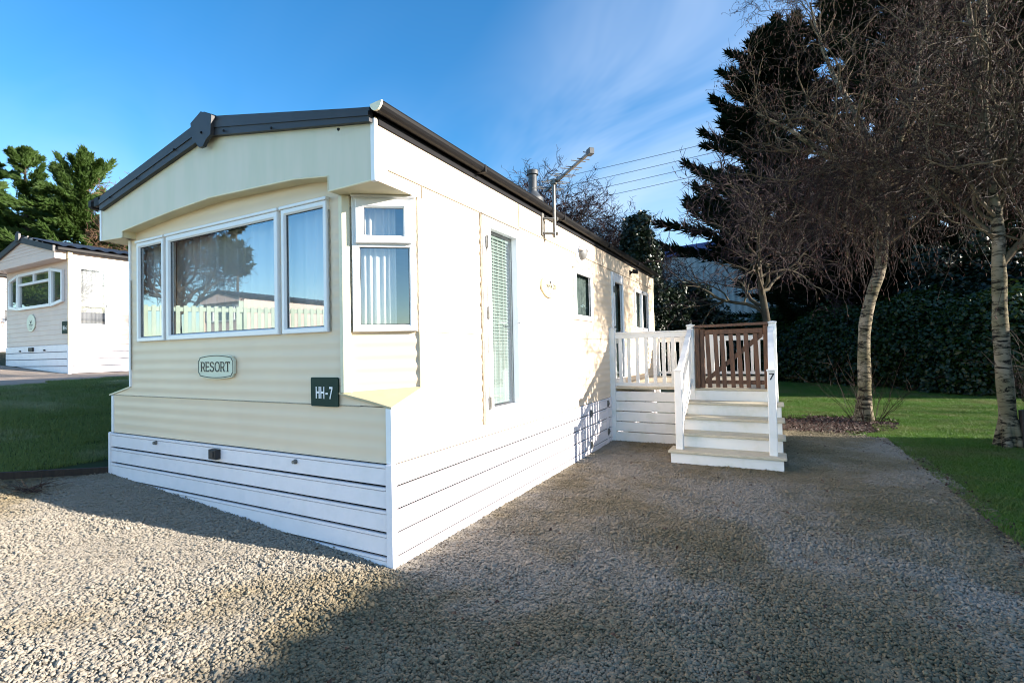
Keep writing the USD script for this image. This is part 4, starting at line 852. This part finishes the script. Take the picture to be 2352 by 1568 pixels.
def bare_tree(name, label, base, height, crown, rng, twig_mat, trunk_r=.22, first=.25, n1=14, n2=8, n3=7, lean=(0, 0), group=None, catg='tree', flat=.35):
    t = thing(name, label, catg, base, 0, group)
    T = resample([(0, 0, -.3), (lean[0] * .2, lean[1] * .2, height * .22), (lean[0] * .6, lean[1] * .6, height * .5), (lean[0], lean[1], height * .86)], 20)
    T[:, 0] += .12 * np.sin(T[:, 2]); R = np.linspace(trunk_r, trunk_r * .2, 20)
    obj('trunk', tube(T, R, 10), M['bark'], t, smooth=True)
    S, D, r0, i, tt = spawn(T[None], R[None], n1, first, 1.0, 58, 14, rng, up=flat)
    P1, R1 = grow(S, D, crown * rng.uniform(.75, 1.05, n1) * (1.12 - .5 * tt), r0 * .62, 10, rng, .24, (0, 0, .35))
    S, D, r0, i, tt = spawn(P1, R1, n2, .25, 1.0, 48, 15, rng, up=.15)
    P2, R2 = grow(S, D, crown * rng.uniform(.28, .55, len(S)), np.clip(r0 * .6, .012, .1), 7, rng, .27, (0, 0, .1))
    S, D, r0, i, tt = spawn(P2, R2, n3, .2, 1.0, 45, 18, rng, up=.05)
    P3, R3 = grow(S, D, crown * rng.uniform(.10, .24, len(S)), np.clip(r0 * .6, .014, .03), 5, rng, .28)
    S, D, r0, i, tt = spawn(P3, R3, 4, .2, 1.0, 42, 18, rng)
    P4, R4 = grow(S, D, crown * rng.uniform(.03, .09, len(S)), np.full(len(S), .011), 3, rng, .25, taper=.4)
    obj('branches', [tubes(P1, R1, 6), tubes(P2, R2, 5)], M['bark'], t, smooth=True)
    obj('twigs', [tubes(P3, R3, 3), tubes(P4, R4, 3)], twig_mat, t, kind='stuff')
    return t
oak = bare_tree('oak_tree', 'bare twiggy oak with rounded crown behind the roof and aerial', (-7.6, 20.1, 0), 8.6, 4.6, np.random.default_rng(31), M['darktwig'], .26, .28, 38, 11, 8)
bare_tree('oak_tree', 'bare spreading tree with long low limbs in front of the blue roofed shed', (2.2, 17.4, 0), 7.9, 4.6, np.random.default_rng(33), M['darktwig'], .2, .40, 13, 9, 6, flat=.1)
bare_tree('bare_tree', 'tan leafless tree rising behind the pale caravan roof', (-23.6, 8.6, 1.8), 6.3, 3.2, np.random.default_rng(35), M['tantwig'], .18, .12, 30, 10, 8, lean=(1.2, .2))
dup(oak, 'oak_tree', 'bare twiggy oak right of the aerial behind the gutter', (-4.4, 21.8, 0), 140, (.85, .85, .82))
# suckers round the birch foot
sh_ = thing('bare_shrub', 'thin leafless twigs sprouting round the foot of the forked birch', 'shrub', b1)
rng = np.random.default_rng(37)
n = 26; a = rng.uniform(0, 6.283, n); S = np.stack([.22 * np.cos(a), .22 * np.sin(a), 0 * a], 1); D = np.stack([np.cos(a) * .7, np.sin(a) * .7, np.full(n, 1.1)], 1)
P1, R1 = grow(S, D, rng.uniform(.6, 1.7, n), np.full(n, .005), 8, rng, .12); S, D, r0, i, tt = spawn(P1, R1, 6, .3, 1, 38, 12, rng); P2, R2 = grow(S, D, rng.uniform(.15, .5, len(S)), np.full(len(S), .003), 4, rng, .15)
obj('twigs', [tubes(P1, R1, 4), tubes(P2, R2, 3)], M['twig'], sh_, kind='stuff')

for k, (q, sc_) in enumerate((((7.6, 9.6, 0), 1.35), ((8.3, 11.2, 0), 1.7), ((7.9, 12.6, 0), 1.4))):  # unseen shrubs, added so their shadows break up the sunlit grass
    dup(sh_, 'bare_shrub', ('first', 'second', 'third')[k] + ' of the unseen bare shrubs added on the right to dapple the lawn', q, 70 * k, (sc_, sc_, sc_))
def spikes(P, D, L, Wd, rng):
    """Pointed foliage sprays: two crossed slim blades each."""
    n = len(P); q = unit(np.cross(D, rng.normal(size=D.shape))); r = np.cross(D, q); M1 = P + D * (L * .4)[:, None]; E = P + D * L[:, None]
    V = np.stack([P, M1 + q * Wd[:, None], E, M1 - q * Wd[:, None], M1 + r * Wd[:, None], M1 - r * Wd[:, None]], 1).reshape(-1, 3); o = (np.arange(n) * 6)[:, None]
    return (V, np.concatenate([o + np.array([0, 1, 2]), o + np.array([0, 2, 3]), o + np.array([0, 4, 2]), o + np.array([0, 2, 5])]))
def conifer(name, label, base, height, radius, rng, matl, clear=.15, n=130, per=120, up=.55, spl=(.35, .8), wide=.055, trunk_r=.3, shape=.8, tip=.0, group=None, loose=.055, vary=(.6, 1.12)):
    t = thing(name, label, 'conifer', base, 0, group)
    T = np.stack([.15 * np.sin(np.linspace(0, 3, 16)), 0 * np.linspace(0, 1, 16), np.linspace(-.4, height * .96, 16)], 1); R = np.linspace(trunk_r, .03, 16)
    obj('trunk', tube(T, R, 9), M['bark'], t, smooth=True)
    tt = clear + (1 - clear) * rng.random(n) ** .9; az = rng.uniform(0, 6.283, n)
    S = np.stack([np.interp(tt, np.linspace(0, 1, 16), T[:, 0]), 0 * tt, tt * height * .95], 1)
    prof = np.clip((1 - (tt - clear) / (1 - clear)), 0, 1) ** shape * np.clip((tt - clear) / .12 + .45, 0, 1) + tip
    L = radius * prof * rng.uniform(*vary, n) + .35
    D = np.stack([np.cos(az), np.sin(az), np.full(n, up) + rng.normal(0, .18, n) + .9 * (tt > .88)], 1)
    P1, R1 = grow(S, D, L, np.clip(.028 * L, .02, .09), 8, rng, .1, (0, 0, .25))
    obj('branches', tubes(P1, R1, 4), M['bark'], t, smooth=True)
    S, D2, r0, i, q = spawn(P1, R1, per, .22, 1.0, 30, 16, rng, up=up * .35)
    S = S + rng.normal(0, 1, S.shape) * (.04 + loose * L[i] * (1.05 - q))[:, None] * np.array([1, 1, .5])
    Ls = rng.uniform(*spl, len(S)) * (.7 + .08 * L[i])
    obj('foliage', spikes(S, D2, Ls, Ls * wide / .45 * rng.uniform(.7, 1.3, len(S)), rng), matl, t, kind='stuff')
    return t
cyA = conifer('cypress_tree', 'tall dark cypress with jagged tip against the blue sky', (2.9, 31.0, 0), 21.6, 7.4, np.random.default_rng(41), M['cypress'], .16, 180, 620, .42, (.22, .62), .036, .4, .58, vary=(.5, 1.15))
cyB = conifer('cypress_tree', 'very tall dark cypress behind the forked birch, its top above the picture', (8.2, 29.6, 0), 26.5, 8.2, np.random.default_rng(43), M['cypress'], .05, 190, 620, .4, (.22, .62), .036, .45, .5, vary=(.5, 1.15))
dup(cyB, 'cypress_tree', 'tall dark cypress at the right edge behind the white birch', (14.5, 33.0, 0), 130, (.85, .85, 1.0))
dup(cyB, 'cypress_tree', 'low dark cypress between the two birch trunks', (10.2, 25.2, 0), 70, (.62, .62, .30))
dup(cyA, 'cypress_tree', 'dark cypress filling the gap low behind the bare spreading tree', (5.6, 27.4, 0), 200, (.75, .75, .5))
lt = dict(group='bright conifers')
fir = conifer('fir_tree', 'bright green conifer with rounded crown behind the pale caravan', (-31.9, 10.4, 2.2), 10.2, 4.2, np.random.default_rng(51), M['brightfir'], .24, 120, 640, .25, (.16, .38), .055, .3, .42, .08)
conifer('fir_tree', 'slim bright green conifer with a pointed top left of the rounded one', (-37.4, 9.6, 2.4), 12.2, 3.6, np.random.default_rng(52), M['brightfir'], .2, 110, 560, .2, (.16, .38), .055, .28, .6)
conifer('fir_tree', 'bright green conifer cut by the left edge of the picture', (-40.4, 8.2, 2.5), 13.0, 4.2, np.random.default_rng(53), M['brightfir'], .12, 110, 560, .2, (.16, .38), .055, .28, .6)

def leaves(P, Nn, size, rng, ratio=.42):
    """Bent leaf blades (4 triangles) at P roughly facing Nn."""
    n = len(P); Nn = unit(Nn); a = unit(np.cross(Nn, rng.normal(size=Nn.shape))); b = np.cross(Nn, a); s = size * rng.uniform(.6, 1.3, n)
    l, w = a * s[:, None], b * (s * ratio)[:, None]
    V = np.stack([P, P + l * .5 + w + Nn * (s * .05)[:, None], P + l - Nn * (s * .15)[:, None], P + l * .5 - w + Nn * (s * .05)[:, None], P + l * .5], 1).reshape(-1, 3)
    o = (np.arange(n) * 5)[:, None]
    return (V, np.concatenate([o + np.array([0, 4, 1]), o + np.array([4, 2, 1]), o + np.array([0, 3, 4]), o + np.array([4, 3, 2])]))
def bush(name, label, base, rx, ry, h, rng, matl, n=9000, size=.13, clumps=40, cat='shrub', group=None, lo=.0, stem=True, core=.72):
    t = thing(name, label, cat, base, 0, group)
    c = rng.normal(size=(clumps, 3)); c = unit(c) * rng.uniform(.45, .95, (clumps, 1)) ** .5
    c[:, 2] = np.abs(c[:, 2]) if lo == 0 else c[:, 2]
    C = c * np.array([rx, ry, h * (.88 if lo == 0 else .5)]) + np.array([0, 0, 0 if lo == 0 else h * .5]); rc = rng.uniform(.16, .34, clumps) * min(rx, ry, h)
    k = rng.integers(clumps, size=n); d = unit(rng.normal(size=(n, 3))); P = C[k] + d * (rc[k] * rng.uniform(.6, 1.08, n))[:, None]
    P[:, 2] = np.maximum(P[:, 2], rng.uniform(.02, .5, n))
    q = unit(rng.normal(size=(n, 3))); q[:, 2] = np.abs(q[:, 2]) if lo == 0 else q[:, 2]
    Q = q * np.array([rx, ry, h * (.86 if lo == 0 else .45)]) * (core + .12) * rng.uniform(.9, 1.12, (n, 1)); Q[:, 2] += 0 if lo == 0 else h * .5
    P, d = np.vstack([P, Q]), np.vstack([d, q])
    obj('foliage', leaves(P, d + np.array([0, 0, .5]) + rng.normal(0, .5, d.shape), size, rng), matl, t, kind='stuff')
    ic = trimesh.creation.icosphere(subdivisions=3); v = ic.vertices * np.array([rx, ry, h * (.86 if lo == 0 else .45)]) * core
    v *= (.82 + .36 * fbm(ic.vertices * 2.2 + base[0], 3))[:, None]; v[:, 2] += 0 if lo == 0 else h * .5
    obj('dark_core', (v, ic.faces), M['ivycore'], t, smooth=True)  # solid blob, coloured dark for the shade deep inside the bush
    if stem: obj('stem', tube([(0, 0, -.2), (.05, 0, h * .4), (.0, .05, h * .75)], [.12, .09, .03], 7), M['bark'], t)
    return t
M['ivycore'] = mat('leaf_core_shade', (.010, .016, .008), .9, spec=.08, var=(.02, .03, .012), vscale=6, bump=1.0, bscale=20)
rng = np.random.default_rng(61)
hed = [(0.2, 25.9, 2.2, 3.5), (2.6, 25.4, 2.3, 3.7), (5.0, 22.6, 2.5, 3.5), (7.2, 20.2, 2.4, 3.7), (9.0, 17.6, 2.5, 3.5), (-2.2, 24.6, 2.2, 3.6)]
hl = ['directly behind the gate', 'right of the gate behind the deck', 'left of the forked birch trunk', 'just right of the forked birch trunk', 'behind the white birch trunk', 'behind the far end of the caravan']
for (x, y, r, h), pl_ in zip(hed, hl):
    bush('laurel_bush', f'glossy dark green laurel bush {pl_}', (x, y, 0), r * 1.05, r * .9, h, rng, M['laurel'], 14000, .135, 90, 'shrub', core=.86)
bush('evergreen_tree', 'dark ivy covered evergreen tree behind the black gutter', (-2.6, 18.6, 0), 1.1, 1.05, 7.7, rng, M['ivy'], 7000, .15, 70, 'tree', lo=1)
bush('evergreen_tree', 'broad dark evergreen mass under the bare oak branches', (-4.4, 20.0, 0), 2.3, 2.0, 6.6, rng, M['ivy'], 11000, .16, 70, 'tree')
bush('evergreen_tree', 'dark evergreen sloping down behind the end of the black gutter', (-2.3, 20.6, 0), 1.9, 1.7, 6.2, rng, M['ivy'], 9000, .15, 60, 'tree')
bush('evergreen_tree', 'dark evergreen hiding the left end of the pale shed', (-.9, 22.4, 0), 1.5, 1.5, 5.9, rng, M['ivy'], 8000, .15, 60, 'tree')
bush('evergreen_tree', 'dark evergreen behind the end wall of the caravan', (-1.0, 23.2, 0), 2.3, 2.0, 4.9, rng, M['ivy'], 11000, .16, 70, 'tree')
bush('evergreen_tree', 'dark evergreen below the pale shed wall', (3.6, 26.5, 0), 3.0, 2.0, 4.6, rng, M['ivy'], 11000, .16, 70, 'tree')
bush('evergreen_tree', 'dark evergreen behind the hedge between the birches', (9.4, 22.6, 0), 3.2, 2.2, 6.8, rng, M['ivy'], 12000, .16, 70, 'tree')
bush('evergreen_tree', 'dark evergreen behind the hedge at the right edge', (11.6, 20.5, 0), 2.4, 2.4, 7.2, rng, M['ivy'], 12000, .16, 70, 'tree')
# shed beyond the trees
M['shedwall'] = mat('pale_shed_cladding', (.27, .31, .34), .6, var=(.21, .24, .27), vscale=1.2, vstretch=(3, 3, .4))
M['blue'] = mat('blue_shed_trim', (.015, .045, .22), .4)
shed = thing('shed', 'long pale grey metal shed with blue roof edge beyond the trees', 'shed', (-1.0, 41.0, 0), -11.0)
xs = np.arange(-14, 8.001, .125); pv = []
for k, x in enumerate(xs): pv += [(x, -.03 if (k // 2) % 2 else 0, 0), (x, -.03 if (k // 2) % 2 else 0, 9.6)]
obj('wall', (np.array(pv), np.array([(2 * i, 2 * i + 2, 2 * i + 3, 2 * i + 1) for i in range(len(xs) - 1)])), M['shedwall'], shed)
obj('end_wall', [quad((8, 0, 0), (8, 14, 0), (8, 14, 9.6), (8, 0, 9.6))], M['shedwall'], shed)
obj('roof_edge', cbox(-14.3, 8.3, -.25, .1, 9.55, 10.35, .03), M['blue'], shed)
obj('roof', hull([(x, y, z) for x in (-14.2, 8.2) for (y, z) in ((-.1, 10.2), (7, 10.9), (14, 10.2))]), M['shedwall'], shed)
# power line
pole = thing('power_pole', 'brown wooden power pole among the dark cypress branches', 'pole', (6.73, 28.68, 0))
obj('post', tube([(0, 0, -.5), (0, 0, 14.5)], [.16, .11], 10, True), M['oldwood'], pole)
wz = (14.14, 13.56, 12.98, 12.45); wz2 = (15.01, 14.15, 13.37, 12.63)
for z in wz: obj('insulator', lathe([(.0001, .06), (.05, .05), (.03, .0), (.05, -.05), (.0001, -.06)], 10, (-.17, 0, z)), M['greypipe'], pole)
pole2 = thing('power_pole', 'far wooden power pole hidden behind the caravan roof', 'pole', (-23.92, 32.76, 0))
obj('post', tube([(0, 0, -.5), (0, 0, 15.4)], [.16, .11], 10, True), M['oldwood'], pole2)
order = ('top', 'second', 'third', 'lowest')
for k in range(4):
    s = np.linspace(0, 1, 24)[:, None]; A = np.array([6.56, 28.68, wz[k]]); B = np.array([-23.92, 32.76, wz2[k]])
    p = A + (B - A) * s; p[:, 2] -= .25 * 4 * (s * (1 - s))[:, 0]
    obj('power_cable', tube(p, .016, 5), M['gutter'], label=f'{order[k]} of the four thin overhead cables crossing the sky', cat='cable')
# ground details
rng = np.random.default_rng(71)
lx, ly = rng.uniform(2.4, 4.7, 4200), rng.uniform(7.2, 9.9, 4200)
ok = np.array([LITTER.buffer(.12).contains(Point(a, b)) for a, b in zip(lx, ly)]) & (rng.random(4200) < .9)
P = np.stack([lx[ok], ly[ok], .016 + .03 * rng.random(ok.sum())], 1)
obj('leaf_litter', leaves(P, np.array([0, 0, 1.]) + rng.normal(0, .5, P.shape), .05, rng, .35), M['litter'], label='brown fallen leaves on the gravel end under the forked birch', cat='leaves', kind='stuff')
obj('soil_patch', sheet(LITTER, .008), M['soil'], label='dark soil under the fallen leaves beside the deck', cat='soil', kind='structure')
EDGE = LineString([(4.0, -1.2), (4.04, 2.1), (4.11, 3.9), (4.13, 5.7), (3.99, 7.0), (3.6, 7.6)]).buffer(.07)
obj('soil_edge', sheet(EDGE, .012), M['soil'], label='narrow strip of dark soil between the drive and the right lawn', cat='soil', kind='structure')
n = 700; tq = rng.random(n); pts = np.array([EDGE.centroid.coords[0]] * n)
ln = LineString([(4.0, -1.2), (4.04, 2.1), (4.11, 3.9), (4.13, 5.7), (3.99, 7.0), (3.6, 7.6)])
P = np.array([[*ln.interpolate(t, normalized=True).coords[0], .02] for t in tq]) + np.stack([rng.normal(0, .07, n), rng.normal(0, .05, n), .01 * rng.random(n)], 1)
gx = np.concatenate([P, np.stack([rng.uniform(.1, 4.0, 420), rng.uniform(-1.2, 7.4, 420), np.full(420, .024)], 1)])
keep = ~((gx[:, 0] > 1.1) & (gx[:, 0] < 2.6) & (gx[:, 1] > 4.0)) & ~((gx[:, 0] < 2.5) & (gx[:, 1] > 5.3))
obj('scattered_leaves', leaves(gx[keep], np.array([0, 0, 1.]) + rng.normal(0, .45, gx[keep].shape), .032, rng, .35), M['litter'], label='dead leaves scattered along the drive edge and over the gravel', cat='leaves', kind='stuff')
ep = [(-4.10, .0), (-4.47, -.9), (-6.2, -3.2)]
for a, b in zip(ep[:-1], ep[1:]):
    za, zb2 = float(H(a[0], a[1])), float(H(b[0], b[1])); d = unit(np.array([b[0] - a[0], b[1] - a[1], 0.])); nn = np.array([-d[1], d[0], 0]) * .02
    obj('edging_board', hull([np.array([p[0], p[1], z + o]) + s * nn for p, z in ((a, za), (b, zb2)) for o in (-.1, .07) for s in (-1, 1)]), M['oldwood'], label='dark timber edging between gravel and grass bank, ' + ('at the caravan corner' if a[1] == 0 else 'running out of the left edge'), cat='edging')
ft = thing('straw_tuft', 'small brown tuft of dry straw on the gravel at the shadow edge', 'straw', (-3.95, -.72, float(H(-3.95, 0)) + .01))
n = 60; a = rng.uniform(0, 6.283, n); S = np.stack([rng.normal(0, .07, n), rng.normal(0, .04, n), .02 * rng.random(n)], 1); D = np.stack([np.cos(a), np.sin(a), .15 * rng.random(n)], 1)
P1, R1 = grow(S, D, rng.uniform(.1, .3, n), np.full(n, .0035), 5, rng, .2); obj('stalks', tubes(P1, R1, 4), M['litter'], ft, kind='stuff')

# ------------------------------------------------------------------ what the windows mirror (in front of and left of the drive)
M['greenfence'] = mat('pale_green_fence_paint', (.42, .52, .40), .5, var=(.34, .43, .33), vscale=5)
fc = thing('picket_fence', 'pale green picket fence mirrored in the front windows', 'fence', (-8.7, -2.35, 0), math.degrees(math.atan2(-.837, .546)))
zf = 1.42
for k in range(42):
    x = k * .135; z0 = float(H(-8.7 + x * .546, 0)) + .08
    obj('picket', cbox(x, x + .075, -.012, .012, z0, zf + 1.22, .004), M['greenfence'], fc)
for z in (zf + .25, zf + 1.10): obj('rail', cbox(-.05, 5.7, -.06, -.013, z, z + .09, .006), M['greenfence'], fc)
for k in range(4): obj('post', cbox(k * 1.85 - .05, k * 1.85 + .05, -.16, -.06, .3, zf + 1.36, .008), M['greenfence'], fc)
mt = conifer('cypress_tree', 'dark round topped tree mirrored in the large middle window pane', (-31.2, -18.9, 2.1), 9.6, .75, np.random.default_rng(81), M['cypress'], .55, 60, 110, .4, (.25, .5), .08, .14, .3, .2)
dup(oak, 'oak_tree', 'bare tree mirrored at the left of the front windows', (-35.0, -17.0, 2.2), 40, (1.2, 1.2, 1.2))
dup(fir, 'fir_tree', 'nearer of two conifers mirrored in the bay window of the pale pink caravan', (-33.5, -3.5, 1.9), 50)
dup(fir, 'fir_tree', 'farther of two conifers mirrored in the bay window of the pale pink caravan', (-40.0, -1.2, 2.2), 150, (1.1, 1.1, 1.05))
